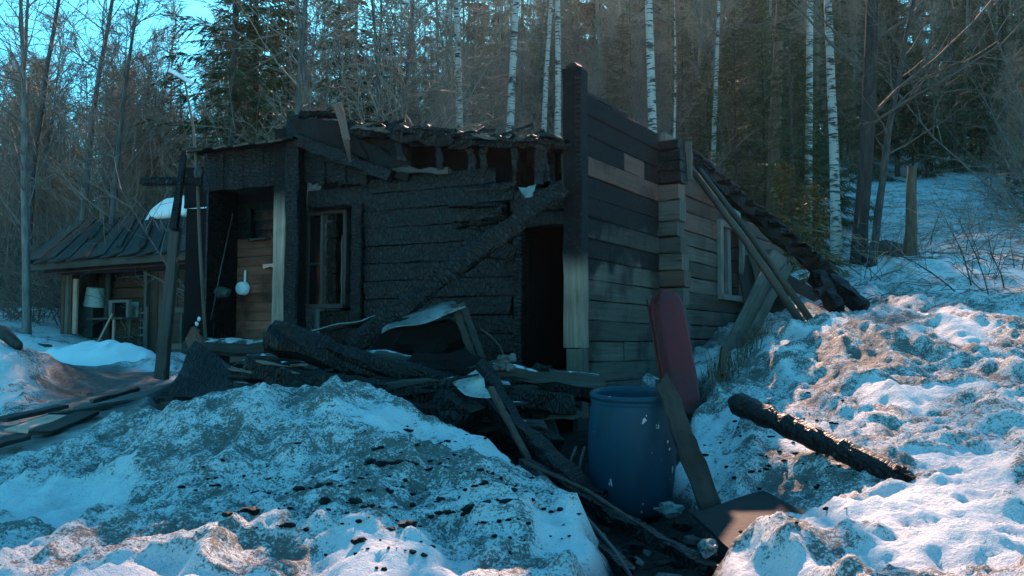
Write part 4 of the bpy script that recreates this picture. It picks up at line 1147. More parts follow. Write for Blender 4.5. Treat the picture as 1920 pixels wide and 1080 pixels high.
# --- corner of crossed logs
rz = [fz(WR, 1287, y) for y in (690, 662, 635, 608, 578, 547, 517, 487, 458, 431, 395, 366)]
zb_c = .75
for k in range(12):
    z0 = zb_c if k == 0 else rz[k - 1]; z1 = rz[k]
    burnt = z0 > fz(WR, 1260, 366)
    mb = MB(k + 240); prot = R.uniform(.20, .30)
    p0 = WR.pt(te + .16, (z0 + z1) / 2, -.3); p1 = p0 + WR.n * (.3 + prot)
    mb.beam(p0, p1, .24, z1 - z0 - .012, (0, 0, 1), .008, 3, 1, .08); mb.build('log_end', M['char'] if burnt else M['log_brown'] if k in (6, 11) else M['log_grey'], house)
zc0 = rz[-1]; ztc = fz(WR, 1240, 266)
for k in range(4):
    z0 = lerp(zc0, ztc, k / 4); z1 = lerp(zc0, ztc, (k + 1) / 4)
    mb = MB(k + 270); p0 = WR.pt(te + .12, (z0 + z1) / 2, -.3); mb.beam(p0, p0 + WR.n * (.3 + R.uniform(.24, .30)), .26, z1 - z0 - .01, (0, 0, 1), .012, 3, 1, .1); mb.build('log_end', M['char'], house)
mb = MB(280); p0 = WR.pt(te + .24, fz(WR, 1272, 352), .30); mb.beam(p0, p0 + V((0, 0, 1)) * (ztc - p0.z), .035, .08, WR.n, .005, 5); mb.build('trim_and_lit_edge', M['old_wood'], house)  # strip in lighter wood colour stands in for a thin lit edge
# --- log wall with the small window
ts, twin0, twin1 = te + .3, ft(WR, 1349), ft(WR, 1389)
wz0r, wz1r = fz(WR, 1349, 550), fz(WR, 1349, 425)
edge = [(1283, 305), (1345, 350), (1420, 415), (1480, 475)]
def rake_t(z):
    # where the row of logs is cut by the fallen roof
    best = ft(WR, 1483)
    for (ax, ay), (bx, by) in zip(edge[:-1], edge[1:]):
        for i in range(13):
            f = i / 12; tt, zz = WR.tz(lerp(ax, bx, f), lerp(ay, by, f))
            if zz < z: return tt
    return best
for k in range(13):
    z0 = zb_c if k == 0 else rz[k - 1] if k <= 12 else 0
    z1 = rz[k] if k < 12 else rz[11] + .22
    zm = (z0 + z1) / 2
    tend = min(rake_t(z1 - .02), ft(WR, 1470)) + R.uniform(-.06, .1)
    mt = M['log_brown'] if k in (10, 11, 12) else M['log_grey']
    pieces = [(ts, tend)]
    if z1 > wz0r and z0 < wz1r: pieces = [(ts, twin0 - .04), (twin1 + .04, tend)]
    for a, b in pieces:
        if b - a > .08: hbar(WR, 'log', mt, a, b, z0, z1 - .012, -.15, R.uniform(-.012, .012), None, .006, 5, .07, .02)
for k in range(3):   # boards of the gable remnant
    z0 = rz[11] + .225 + k * .16
    tend = rake_t(z0 + .12)
    if tend - ts > .15: hbar(WR, 'gable_board', M['log_brown'], ts - .02, tend, z0, z0 + .15, -.08, -.02 + R.uniform(-.01, .01), None, .005, 3)
wn2 = MB(290)
wn2.beam(WR.pt(twin0, wz0r - .02, .03), WR.pt(twin0, wz1r + .02, .03), .13, .06, WR.n, .006, 4)
wn2.beam(WR.pt(twin1, wz0r - .02, .03), WR.pt(twin1, wz1r + .02, .03), .10, .06, WR.n, .006, 4)
wn2.beam(WR.pt(twin0 - .06, wz1r + .05, .03), WR.pt(twin1 + .05, wz1r + .05, .03), .06, .09, (0, 0, 1), .006, 3)
wn2.beam(WR.pt(twin0 - .06, wz0r - .05, .04), WR.pt(twin1 + .05, wz0r - .05, .04), .09, .08, (0, 0, 1), .006, 3)
w2 = wn2.build('window', M['white_frame'], house); w2['label'] = 'small side window with peeling white frame'
tm = lerp(twin0, twin1, .42)
mb = MB(291); mb.beam(WR.pt(tm, wz0r, .0), WR.pt(tm, wz1r, .0), .16, .05, WR.n, .004, 3); mb.build('window_bar', M['white_frame'], w2)
mb = MB(292); mb.sheet(WR.pt(twin0 + .05, wz0r, -.06), WR.pt(tm, wz0r, -.06), WR.pt(tm, wz1r, -.06), WR.pt(twin0 + .05, wz1r, -.06), 2, 2, 0, 1, .004); mb.build('pane', M['glass'], w2)
# --- fallen charred roof edge running down to the snow
ra, rb, rc = P(1282, 297, 12.0), P(1470, 440, 13.2), P(1566, 530, 13.0)
nrm = V((.5, -.3, .8)).normalized()
for k, (a, b, w_, h_) in enumerate(((ra, rb, .13, .16), (rb - (rb - ra) * .02, rc, .15, .20), (P(1330, 340, 12.4), P(1490, 462, 13.3), .09, .13), (P(1400, 396, 12.8), P(1545, 512, 13.1), .10, .16))):
    mb = MB(k + 300); mb.beam(a, b, w_, h_, (0, 0, 1), .04, 12, 1, .12, 0, .04); mb.build('roof_beam', M['char'], house)
for k in range(12):
    f = k / 12; a = lerp(ra, rc, f) + V((0, 0, .14)); mb = MB(k + 320)
    mb.beam(a, a + V((.35, .7, .02)) * R.uniform(.6, 1.2) , R.uniform(.12, .2), .03, (0, 0, 1), .012, 3, .8, 0, 0, .03); mb.build('roof_board', M['char'] if k % 3 else M['char_grey'], house)
for k, (a, b, w_) in enumerate((((1535, 520), (1572, 582), .22), ((1555, 530), (1620, 578), .20), ((1575, 545), (1530, 548), .12), ((1590, 548), (1615, 580), .16))):
    mb = MB(k + 340); mb.beam(P(*a, 12.9), P(*b, 12.3), w_, w_ * 1.3, (0, 0, 1), .03, 6, .7, .2, 0, .03); mb.build('roof_beam', M['char'], house)
# torn grey-green sheet and rubble boards inside the collapsed corner
mb = MB(350); mb.lump(P(1378, 398, 13.6), .13, (.7, .5, 1.6), 0, .3); mb.build('torn_sheet', M['tin'], house)
for k, (a, b, w_, m_) in enumerate((((1415, 470), (1440, 560), .25, 'old_wood'), ((1440, 470), (1470, 555), .22, 'dark_wood'), ((1425, 500), (1500, 540), .18, 'old_wood'), ((1465, 520), (1535, 560), .2, 'old_wood'), ((1400, 570), (1500, 585), .18, 'dark_wood'), ((1420, 600), (1500, 600), .2, 'dark_wood'), ((1440, 540), (1490, 610), .16, 'dark_wood'), ((1395, 480), (1420, 600), .3, 'dark_wood'))):
    mb = MB(k + 360); mb.beam(P(*a, 14.0), P(*b, 13.4), w_, .04, (0, -1, .3), .01, 3, .9, 0, 0, .03); mb.build('fallen_board', M[m_], house)

# ------------------------------------------------------------------ things leaning and lying round the cabin
def thing_beam(name, label, cat, a, b, w_, h_, mat, up=(0, 0, 1), jit=.01, segs=8, taper=1, ch=.1, bow=0, rag=.02, group=None, seed=0):
    mb = MB(seed or R.randint(1, 99999)); mb.beam(a, b, w_, h_, up, jit, segs, taper, ch, bow, rag)
    return tag(mb.build(name, mat), label, cat, group)
def thing_tube(name, label, cat, pts, rads, mat, n=8, jit=.03, group=None):
    mb = MB(R.randint(1, 99999)); mb.tube(pts, rads, n, jit)
    return tag(mb.build(name, mat, smooth=True), label, cat, group)

thing_tube('leaning_pole', 'left one of two long grey poles leaning on the right cabin wall', 'pole', [P(1284, 300, 11.6), P(1400, 455, 11.4), P(1504, 607, 11.2)], [.04, .045, .05], M['old_wood'])
thing_tube('leaning_pole', 'right one of two long grey poles leaning on the right cabin wall', 'pole', [P(1312, 318, 12.1), P(1415, 452, 11.8), P(1520, 600, 11.4)], [.035, .04, .045], M['old_wood'])
thing_beam('leaning_plank', 'wide grey plank leaning to the right under the side window', 'plank', P(1462, 478, 12.6), P(1372, 660, 11.3), .26, .05, M['old_wood'], (0, -1, .2))
thing_beam('leaning_plank', 'narrow grey plank crossing behind the leaning poles', 'plank', P(1478, 500, 12.4), P(1400, 640, 11.2), .12, .04, M['old_wood'], (0, -1, .2))
thing_beam('fallen_beam', 'long charred beam leaning from above the doorway down to the rubble', 'beam', P(1052, 352, 8.85), P(655, 655, 8.75), .16, .19, M['char'], (0, 0, 1), .02, 22, .95, .14, 0, .04)
thing_beam('broken_beam', 'short charred beam stub propped under the long leaning beam', 'beam', P(875, 440, 9.35), P(965, 480, 9.3), .12, .22, M['char'], (0, 0, 1), .025, 5, .8, .12)
mb = MB(401); mb.sheet(WF.at(972, 352, .16), WF.at(1008, 348, .16), WF.at(1000, 368, .2), WF.at(984, 372, .2), 5, 4, .04, 8, .006, 0, .02); tag(mb.build('crumpled_sheet', M['tin']), 'pale crumpled metal scrap caught at the top of the leaning beam', 'scrap')
# left post, cross board and lamp pole in front of the porch
thing_beam('slanted_post', 'tall dark post slanting right in front of the shed door', 'post', P(302, 712, 10.4), P(330, 425, 10.5), .13, .13, M['dark_wood'], (0, -1, 0), .006, 8, .85, .08)
thing_beam('slanted_post', 'thin charred upper post spliced onto the slanting dark post', 'post', P(326, 430, 10.4), P(346, 284, 10.6), .09, .09, M['char'], (0, -1, 0), .008, 6, .7, .08)
thing_beam('cross_board', 'black board jutting left below the tin roof corner', 'board', P(266, 341, 10.6), P(376, 340, 10.7), .12, .075, M['char'], (0, 0, 1), .01, 5, 1.1, .1)
lp = empty('lamp_pole', P(386, 620, 10.9), 'thin metal pole with a pale tubular lamp rising at the porch', 'lamp')
mb = MB(402); mb.tube([P(386, 640, 10.9), P(376, 480, 10.9), P(370, 330, 10.9), P(362, 235, 10.95), P(346, 150, 11.0)], [.022, .022, .02, .015, .012], 6); mb.build('pole', M['old_wood'], lp, smooth=True)
mb = MB(403); mb.beam(P(318, 131, 11.0), P(362, 157, 11.0), .05, .05, (0, 0, 1), .002, 2, 1, .2); mb.build('lamp_head', M['enamel'], lp)
mb = MB(404); mb.lump(P(373, 325, 10.85), .06, (1, 1, 1.5), 0, .3); mb.build('junction_box', M['dark_metal'], lp)
thing_tube('hanging_wire', 'thin dark wire slanting inside the open porch', 'wire', [P(437, 400, 11.3), P(415, 500, 11.2), P(396, 600, 11.1)], [.01, .01, .01], M['dark_metal'], 5)
# enamel pan on the porch wall
pan = empty('saucepan', WF.at(458, 550, NP + .08), 'white enamel saucepan hanging on the brown porch wall', 'saucepan')
Mx = Matrix.Translation(WF.at(458, 541, NP + .03)) @ WF.n.to_track_quat('Z', 'Y').to_matrix().to_4x4()
mb = MB(405); mb.lathe([(.001, .075), (.072, .075), (.082, .07), (.084, .0), (.088, -.004), (.080, .0), (.076, .06), (.001, .062)], 24, Mx); mb.build('pan_bowl', M['enamel'], pan, smooth=True)
mb = MB(406); mb.beam(WF.at(459, 531, NP + .04), WF.at(460, 507, NP + .04), .03, .02, WF.n, .001, 3, .8, .2); mb.build('handle', M['enamel'], pan)
mb = MB(407); mb.lump(WF.at(418, 548, -.15), .10, (1.2, .5, .7), 0, .3); tag(mb.build('hanging_basket', M['cabinet']), 'dark green bowl hanging in the shadow left of the saucepan', 'bowl')
for k, (px, py) in enumerate(((373, 598), (369, 607))):
    mb = MB(k + 408); mb.lump(P(px, py, 10.7), .02, (1, .8, 1.3), 0, .4); tag(mb.build('white_insulator', M['enamel']), ('upper' if k == 0 else 'lower') + ' small white porcelain knob on the post by the porch', 'insulator')

# ------------------------------------------------------------------ rubble heap
HEAP = 'charred beams of the rubble heap'
def bm(a, b, w_, h_, mat, label, seed, name='charred_beam', up=(0, 0, 1), jit=.02, ch=.14, taper=.92, cat='beam', rag=.05, segs=12):
    return thing_beam(name, label, cat, P(*a), P(*b), w_, h_, M[mat], up, jit, segs, taper, ch, 0, rag, HEAP, seed)
mb = MB(420); q0, q1 = P(498, 634, 8.0), P(860, 728, 7.9)
mb.tube([lerp(q0, q1, f) + V((0, 0, .03 * math.sin(f * 9))) for f in (0, .03, .1, .2, .3, .4, .5, .6, .7, .8, .9, 1)], [.09, .14, .155, .14, .125, .115, .12, .11, .105, .1, .095, .08], 14, .26)
tag(mb.build('charred_log', M['char_fine']), 'thick rough charred log, its blunt end beside the porch floor', 'log', HEAP)
bm((640, 664, 8.3), (1130, 716, 8.0), .17, .12, 'frosty_wood', 'long frosted beam lying across the front of the doorway', 421, 'frosted_beam')
bm((470, 690, 7.9), (900, 800, 7.5), .22, .2, 'char', 'long black beam low in the rubble below the blunt charred log', 422)
bm((520, 705, 7.7), (960, 770, 7.6), .2, .16, 'char', 'black beam sloping across the middle of the rubble heap', 423)
bm((700, 720, 7.9), (1080, 760, 7.8), .24, .18, 'char', 'black beam in shadow under the frosted beam', 424)
bm((640, 745, 7.5), (880, 795, 7.2), .16, .14, 'char', 'lowest black beam touching the top of the snow mound', 425)
bm((300, 760, 8.5), (560, 715, 8.3), .2, .13, 'char', 'black board sloping up from the yard into the rubble', 426)
bm((280, 765, 8.2), (470, 745, 8.0), .24, .05, 'dark_wood', 'wide dark board at the left foot of the rubble heap', 427, 'dark_board', taper=.8)
bm((360, 625, 8.9), (402, 725, 8.4), .13, .05, 'shed_wood', 'splintered brown plank standing at the left of the rubble', 428, 'splintered_plank', (0, -1, 0), taper=1.3)
bm((852, 574, 8.5), (886, 665, 8.3), .06, .04, 'mossy_wood', 'upright grey stick supporting the crumpled roof sheet', 429, 'prop_stick', (0, -1, 0), .006, .05)
bm((868, 575, 8.6), (905, 672, 8.4), .06, .05, 'dark_wood', 'dark stick close right of the grey prop stick', 430, 'prop_stick', (0, -1, 0), .006, .05)
bm((210, 808, 7.3), (315, 772, 7.7), .10, .05, 'char', 'short black board lying on the snow left of the mound', 431, 'dark_board', segs=4)
bm((905, 690, 7.6), (1010, 890, 6.9), .10, .16, 'char', 'black beam standing slanted beneath the hanging plastic', 432)
bm((920, 728, 7.2), (1003, 885, 6.6), .05, .04, 'rust', 'thin rusty bar slanting from the hanging plastic to the snow', 433, 'rusty_bar', jit=.003, rag=0)
bm((830, 760, 7.4), (890, 800, 7.2), .2, .34, 'char', 'charred block at the right shoulder of the snow mound', 434, 'charred_block', segs=3)
bm((1010, 760, 8.0), (1030, 850, 7.8), .22, .05, 'dark_wood', 'grey-green board standing under the door post', 435, 'dark_board', (0, -1, 0), segs=3)
bm((880, 770, 7.8), (1040, 850, 7.4), .3, .25, 'char', 'dark heavy beam in the hollow behind the rusty bar', 436)
bm((1000, 700, 8.6), (1220, 770, 8.3), .3, .2, 'char', 'black sill timber behind the blue barrel', 437)
tri = MB(440); tri.sheet(P(365, 635, 8.6), P(482, 722, 8.2), P(440, 752, 8.0), P(318, 742, 8.3), 8, 6, .05, 3, .02, 0, .03)
tag(tri.build('torn_board', M['char_grey']), 'dark torn panel propped like a tent at the left of the rubble', 'panel', HEAP)
sh = MB(441); sh.sheet(P(585, 622, 8.7), P(712, 588, 8.9), P(730, 600, 9.1), P(640, 622, 9.2), 10, 5, .05, 3.5, .01, 0, .02)
tag(sh.build('roof_sheet_scrap', M['tin']), 'flat pale roof sheet scrap left of the long leaning beam', 'sheet')
sh = MB(442); sh.sheet(P(718, 628, 8.3), P(872, 575, 8.4), P(850, 570, 8.9), P(735, 590, 8.9), 12, 5, .06, 3.5, .01, 0, .03)
tag(sh.build('roof_sheet_scrap', M['tin']), 'crumpled pale roof sheet draped right of the long leaning beam', 'sheet')
mb = MB(443); mb.lump(P(790, 645, 8.75), .34, (1.3, .6, .75), .2, .45, 2)
tag(mb.build('ash_heap', M['soot']), 'dark mound of burnt debris under the crumpled roof sheet', 'debris')
mb = MB(444); mb.lump(P(840, 700, 8.0), .22, (1.8, .6, .7), .1, .5, 2)
tag(mb.build('ash_heap', M['soot']), 'sooty debris lump left of the hanging plastic', 'debris')
for k, (px, py, r_) in enumerate(((945, 675, .06), (960, 672, .05), (935, 688, .06), (955, 690, .045))):
    mb = MB(k + 445); mb.lump(P(px, py, 8.0), r_, (1.2, .8, .8), k, .5); tag(mb.build('rubble_stone', M['ash_grey']), 'small grey rubble stone on the frosted beam left of the doorway', 'stone', 'grey stones on the frosted beam')
# the tangle of smaller burnt boards and laths
rh = random.Random(77)
for k in range(150):
    px = rh.uniform(350, 1110); f = rh.random()
    py = lerp(660, 700, (px - 300) / 800) + f * lerp(75, 120, (px - 300) / 800); d = lerp(8.9, 7.3, f)
    if px < 420: d += .4; py += 25
    if px < 460: az_s = 1
    else: az_s = 0
    L = rh.uniform(.25, 1.5) * (.5 if az_s else 1); az_ = rh.uniform(-.9, .9) + (math.pi if rh.random() < .5 and not az_s else 0); ti = rh.gauss(0, .15)
    if px < 720: az_ = rh.uniform(-.7, .7)
    if px > 860: az_ = math.pi + rh.uniform(-.6, .6)
    a_ = P(px, py, d); b_ = a_ + V((math.cos(az_) * L, math.sin(az_) * L * .6, math.sin(ti) * L))
    if a_.z < H(a_.x, a_.y): a_.z = H(a_.x, a_.y) + .02
    if b_.z < H(b_.x, b_.y): b_.z = H(b_.x, b_.y) + .02
    m_ = rh.choice(('char', 'char', 'char_fine', 'char_grey', 'dark_wood', 'frosty_wood', 'mossy_wood'))
    zone = 'left of the blunt charred log' if px < 480 else 'below the window' if px < 700 else 'left of the hanging plastic' if px < 860 else 'below the doorway'
    thing_beam('burnt_lath', ('wide' if k % 3 == 0 else 'thin') + ' burnt board in the rubble ' + zone, 'board', a_, b_, rh.uniform(.10, .2) if k % 3 == 0 else rh.uniform(.025, .07), rh.uniform(.02, .045), M[m_], (rh.uniform(-.5, .5), rh.uniform(-.5, 0), 1), .008, 4, rh.uniform(.5, 1), 0, rh.uniform(-.02, .03), .05, 'burnt boards in the rubble', k + 2000)
# hanging plastic film with drips
bag = MB(450); bag.sheet(P(848, 706, 7.3), P(892, 698, 7.35), P(925, 745, 7.2), P(868, 738, 7.15), 10, 8, .09, 7, .006, 0, .03)
tag(bag.build('plastic_film', M['plastic_bag'], smooth=True), 'crumpled pale plastic film hanging over the charred beams', 'plastic')
thing_tube('bent_wire', 'thin bent wire arching up left of the doorway', 'wire', [P(900, 616, 8.4), P(920, 630, 8.4), P(938, 650, 8.4), P(946, 672, 8.3)], [.008] * 4, M['rust'], 5)
for k, pts in enumerate((((480, 676), (510, 684), (545, 688)), ((545, 686), (575, 684)), ((530, 692), (560, 700)), ((430, 690), (470, 697)))):
    thing_beam('pale_splinter', 'thin pale splinter of wood on the black beams, number %s from the left' % ('two', 'four', 'three', 'one')[k], 'splinter', P(*pts[0], 7.65), P(*pts[-1], 7.6), .03, .02, M['old_wood'], (0, 0, 1), .008, 4, .6, 0)
# boards lying in the yard
for k, (a, b, w_, m_, lab) in enumerate((((30, 812, 7.7), (115, 790, 8.3), .22, 'pale_wood', 'pale pinkish board lying in the yard left of the mound'),
    ((75, 820, 7.5), (165, 785, 8.3), .2, 'mossy_wood', 'dark grey board lying beside the pale board in the yard'),
    ((100, 795, 8.5), (290, 745, 9.3), .18, 'dark_wood', 'long dark board along the near edge of the icy yard'),
    ((0, 800, 8.3), (120, 768, 9.0), .16, 'dark_wood', 'dark wet board at the left end of the board pile'),
    ((-20, 870, 6.9), (40, 845, 7.2), .2, 'mossy_wood', 'dark grey board end at the left edge of the photo'),
    ((170, 775, 8.9), (260, 755, 9.2), .12, 'char', 'short charred board on the near edge of the icy yard'))):
    pa, pb = P(*a), P(*b)
    pa.z = H(pa.x, pa.y) + .03 + .012 * k; pb.z = H(pb.x, pb.y) + .03 + .012 * k
    thing_beam('yard_board', lab, 'board', pa, pb, w_, .035, M[m_], (0, 0, 1), .005, 4, .95, 0, 0, .02, 'boards lying in the yard')

# ------------------------------------------------------------------ barrel, sled, logs on the right
bc = P(1185, 945, 6.55); bc.z -= .04
axis_ = V((-.005, -.10, 1)).normalized()
Mb = Matrix.Translation(bc) @ axis_.to_track_quat('Z', 'X').to_matrix().to_4x4()
bar = empty('blue_barrel', bc, 'scratched blue plastic barrel with open top below the door post', 'barrel')
S = 1.0
mb = MB(500); mb.lathe([(.001, .0), (.235, .0), (.262, .03), (.285, .12), (.305, .30), (.312, .45), (.308, .60), (.295, .74), (.284, .81), (.278, .84), (.270, .84), (.272, .80), (.29, .60), (.296, .45), (.28, .15), (.23, .03), (.001, .02)], 40, Mb); mb.build('barrel_body', M['blue_plastic'], bar, smooth=True)
mb = MB(501); mb.lathe([(.279, .805), (.298, .81), (.301, .825), (.298, .842), (.279, .846), (.268, .842), (.268, .812)], 40, Mb); mb.build('rim', M['blue_plastic'], bar, smooth=True)
mb = MB(502); mb.lathe([(.2865, .775), (.293, .779), (.293, .788), (.285, .792)], 40, Mb); mb.build('hoop', M['blue_plastic'], bar, smooth=True)
thing_beam('leaning_plank', 'weathered mossy plank leaning over the right rim of the blue barrel', 'plank', P(1242, 712, 6.25), P(1335, 962, 5.75), .12, .05, M['mossy_wood'], (0, -1, .2), .014, 12, 1.15, .06, .0, .04)
# red sled: a shallow hull standing on its end against the corner
sl = empty('red_sled', P(1290, 772, 8.3), 'long faded red plastic sled standing against the cabin corner', 'sled')
a, b = P(1249, 545, 8.75), P(1290, 778, 8.25)
ax = (b - a); Ls = ax.length; ax.normalize()
nf = (V((.30, -.95, .1)) - ax * V((.30, -.95, .1)).dot(ax)).normalized(); sd = ax.cross(nf).normalized()
hull = MB(510); rings = []; ns = 18
secp = [(-.56, -.5), (-.5, -.46), (-.47, -.2), (-.43, .3), (-.38, .47), (-.3, .5), (.3, .5), (.38, .47), (.43, .3), (.47, -.2), (.5, -.46), (.56, -.5)]
for i in range(ns + 1):
    s_ = i / ns; e = (1 - abs(2 * s_ - 1) ** 8) ** .5
    wv, dv = .32 * max(.3, e), .15 * max(.45, e ** .8)
    cpt = lerp(a, b, s_)
    rings.append(len(hull.v))
    for (q, r_) in secp: hull.v.append(cpt + sd * q * wv + nf * r_ * dv)
    for (q, r_) in reversed(secp): hull.v.append(cpt + sd * q * wv * .9 + nf * (r_ * dv - .012))
m_ = len(secp) * 2
for i in range(ns):
    for j in range(m_):
        jj = (j + 1) % m_; r0_, r1_ = rings[i], rings[i + 1]
        hull.face((r0_ + j, r0_ + jj, r1_ + jj, r1_ + j), ((0, 0),) * 4)
hull.face(tuple(rings[0] + j for j in range(m_)), ((0, 0),) * m_); hull.face(tuple(rings[-1] + j for j in reversed(range(m_))), ((0, 0),) * m_)
hull.build('hull', M['red_plastic'], sl, smooth=True)
for q in (-.56, .56):
    mb = MB(511); mb.tube([lerp(a, b, s_) + sd * q * .32 - nf * .075 for s_ in (.06, .3, .6, .94)], [.011] * 4, 6); mb.build('rim', M['red_plastic'], sl, smooth=True)
# big charred log on the snow
q0, q1 = P(1374, 752, 6.9), P(1716, 908, 5.55)
mb = MB(520); n_ = 26
mb.tube([lerp(q0, q1, i / n_) for i in range(n_ + 1)], [.05] + [.086 - .0007 * i + .004 * math.sin(i * 1.7) - (.012 if i in (6, 7, 15) else 0) for i in range(n_ - 2)] + [.066, .032], 18, .09)
big = empty('charred_log', q1, 'charred round log lying on the snow right of the barrel', 'log'); big_o = mb.build('log_body', M['char_fine'], big)
for k in range(9):
    c_ = lerp(q0, q1, .9 + .012 * k) + V((R.uniform(-.05, .05), R.uniform(-.05, 0), R.uniform(0, .07)))
    mb = MB(k + 521); mb.beam(c_, c_ + (q1 - q0).normalized() * R.uniform(.05, .1), .03, .02, (0, 0, 1), .006, 2); mb.build('bark_flake', M['char_grey'], big)
# flat grey panel half buried in snow
pn = MB(540); pn.sheet(P(1298, 962, 5.55), P(1432, 920, 5.9), P(1540, 972, 5.15), P(1372, 1034, 4.8), 8, 6, .014, 2, .025, 0, .015)
tag(pn.build('flat_panel', M['felt']), 'flat dark wooden panel lying between the ash and the near snow', 'panel')
thing_beam('fallen_beam', 'charred beam running from the rubble along the mound edge into the gully', 'beam', P(985, 872, 6.35), P(1335, 1072, 4.75), .10, .09, M['char'], (0, 0, 1), .012, 14, .8, .12, 0, .04)
thing_beam('fallen_beam', 'short charred beam along the steep right edge of the mound', 'beam', P(1000, 890, 6.15), P(1175, 1075, 4.6), .09, .08, M['char'], (0, 0, 1), .012, 10, .8, .12, 0, .04)
thing_beam('fallen_beam', 'heavy charred beam slanting from the doorway rubble to the barrel foot', 'beam', P(900, 740, 7.6), P(1110, 935, 6.2), .15, .13, M['char'], (0, 0, 1), .015, 12, .9, .12, 0, .04)
# cables and sticks in the ash
thing_tube('thin_pipe', 'upper thin rusty pipe running along the snow edge into the ash', 'pipe', [P(985, 868, 6.2), P(1100, 920, 5.7), P(1200, 985, 5.3), P(1345, 1068, 4.75)], [.014, .014, .013, .012], M['rust'], 6)
thing_tube('thin_pipe', 'lower thin pipe along the mound edge down to the picture bottom', 'pipe', [P(1010, 885, 6.0), P(1085, 955, 5.3), P(1150, 1030, 4.8), P(1185, 1085, 4.5)], [.014, .014, .013, .012], M['dark_metal'], 6)
thing_tube('thin_stick', 'left one of two thin pale sticks standing beside the barrel', 'stick', [P(1065, 902, 6.7), P(1071, 860, 6.8), P(1080, 838, 6.9)], [.012, .011, .01], M['old_wood'], 6)
thing_tube('thin_stick', 'right one of two thin pale sticks standing beside the barrel', 'stick', [P(1083, 903, 6.6), P(1090, 860, 6.7), P(1096, 838, 6.8)], [.012, .011, .01], M['old_wood'], 6)
thing_beam('dark_board', 'dark board lying in the ash left of the barrel', 'board', P(1010, 900, 6.9), P(1130, 925, 6.3), .25, .05, M['char'], (0, 0, 1), .01, 5, .9, 0)
for k, (px, py, d, lab) in enumerate(((1256, 955, 5.9, 'pale green crumpled scrap at the foot of the barrel'), (1330, 1028, 4.9, 'pale crumpled scrap in the black ash near the bottom edge'))):
    mb = MB(k + 550); mb.lump(P(px, py, d), .075, (1.1, .6, .55), k, .6, 2); tag(mb.build('crumpled_scrap', M['scrap_film']), lab, 'scrap')
for k in range(70):
    px = R.uniform(1000, 1350); f = R.random(); py = lerp(880, 1070, f); d = lerp(6.6, 4.6, f)
    p = P(px, py, d)
    if poly_sd(np.array([p.x]), np.array([p.y]), ASH)[0] > -.12: continue
    if (V((p.x, p.y, 0)) - V((bc.x, bc.y, 0))).length < .36: continue
    p.z = H(p.x, p.y) + .01; mb = MB(k + 560); mb.lump(p, R.uniform(.03, .08), (R.uniform(.8, 1.6), .8, .6), R.uniform(0, 3), .5)
    tag(mb.build('burnt_chunk', M['char'] if k % 4 else M['ash_grey']), 'burnt chunk lying in the black ash around the barrel', 'rubble', 'burnt chunks in the ash')
# dry grass and roots at the right wall foot
gr = MB(600); rg = random.Random(600)
for k in range(380):
    f = rg.random(); px = lerp(1315, 1440, f) + rg.uniform(-25, 25); py = lerp(715, 650, f) + rg.uniform(-18, 30)
    p = P(px, py, lerp(9.0, 11.2, f) + rg.uniform(-.5, .3)); p.z = H(p.x, p.y) - .02
    a = rg.uniform(0, 6.28); L = rg.uniform(.12, .42); e = V((math.cos(a) * rg.uniform(.1, .9), math.sin(a) * rg.uniform(.1, .9), 1)).normalized()
    w_ = V((math.sin(a), -math.cos(a), 0)) * .004; b_ = len(gr.v)
    mid_ = p + e * L * .6; tip = p + e * L + V((math.cos(a), math.sin(a), -.5)) * L * .25
    gr.v += [p - w_, p + w_, mid_ + w_ * .8, mid_ - w_ * .8, tip]; gr.face((b_, b_ + 1, b_ + 2, b_ + 3), ((0, 0),) * 4); gr.face((b_ + 3, b_ + 2, b_ + 4), ((0, 0),) * 3)
tag(gr.build('dry_grass', M['dry_grass']), 'dry dead grass at the foot of the right cabin wall', 'grass', None, 'stuff')
thing_beam('short_post', 'short brown stake at the foot of the right wall by the sled', 'stake', P(1358, 652, 9.6), P(1352, 705, 9.4), .07, .07, M['shed_wood'], (0, -1, 0), .004, 3)

# ------------------------------------------------------------------ charcoal on the snow
rc_ = random.Random(42); nlab = 'charcoal chunk lying on the dirty snow mound in the foreground'
small = MB(700); cnt = 0
for k in range(520):
    if rc_.random() < .75: cl_ = rc_.choice(((690, 900), (820, 880), (900, 930), (600, 980), (760, 1000), (950, 980), (480, 930))); px, py = rc_.gauss(cl_[0], 75), rc_.gauss(cl_[1], 38)
    else: px, py = rc_.gauss(1460, 90), rc_.gauss(850, 60)
    if py < 740: continue
    # walk along the pixel ray until it meets the ground
    r_ = ray(px, py); k0 = 3.4
    hit = None
    for s_ in range(60):
        q = V((0, 0, EYE)) + r_ * (k0 + s_ * .08)
        if s_ % 2 == 0 and q.z < H(q.x, q.y): hit = q; break
    if hit is None: continue
    z_ = H(hit.x, hit.y)
    if poly_sd(np.array([hit.x]), np.array([hit.y]), ASH)[0] < .05: continue
    c_ = V((hit.x, hit.y, z_ + .004)); sz = rc_.choice((.003, .004, .005, .006, .008, .011, .015, .024))
    if sz >= .015 and cnt < 34 and px < 1200:
        cnt += 1; mb = MB(k + 800); mb.lump(c_, sz * rc_.uniform(.7, 1.6), (rc_.uniform(.9, 1.9), 1, .7), rc_.uniform(0, 3), .45)
        tag(mb.build('charcoal_chunk', M['char']), nlab, 'charcoal', 'charcoal chunks on the mound')
    else:
        small.lump(c_, min(sz, .016), (rc_.uniform(.7, 2.6), 1, .7), rc_.uniform(0, 3), .4, 0)
    if k > 700: break
tag(small.build('charcoal_crumbs', M['soot']), 'small charcoal crumbs strewn over the dirty snow', 'charcoal', None, 'stuff')

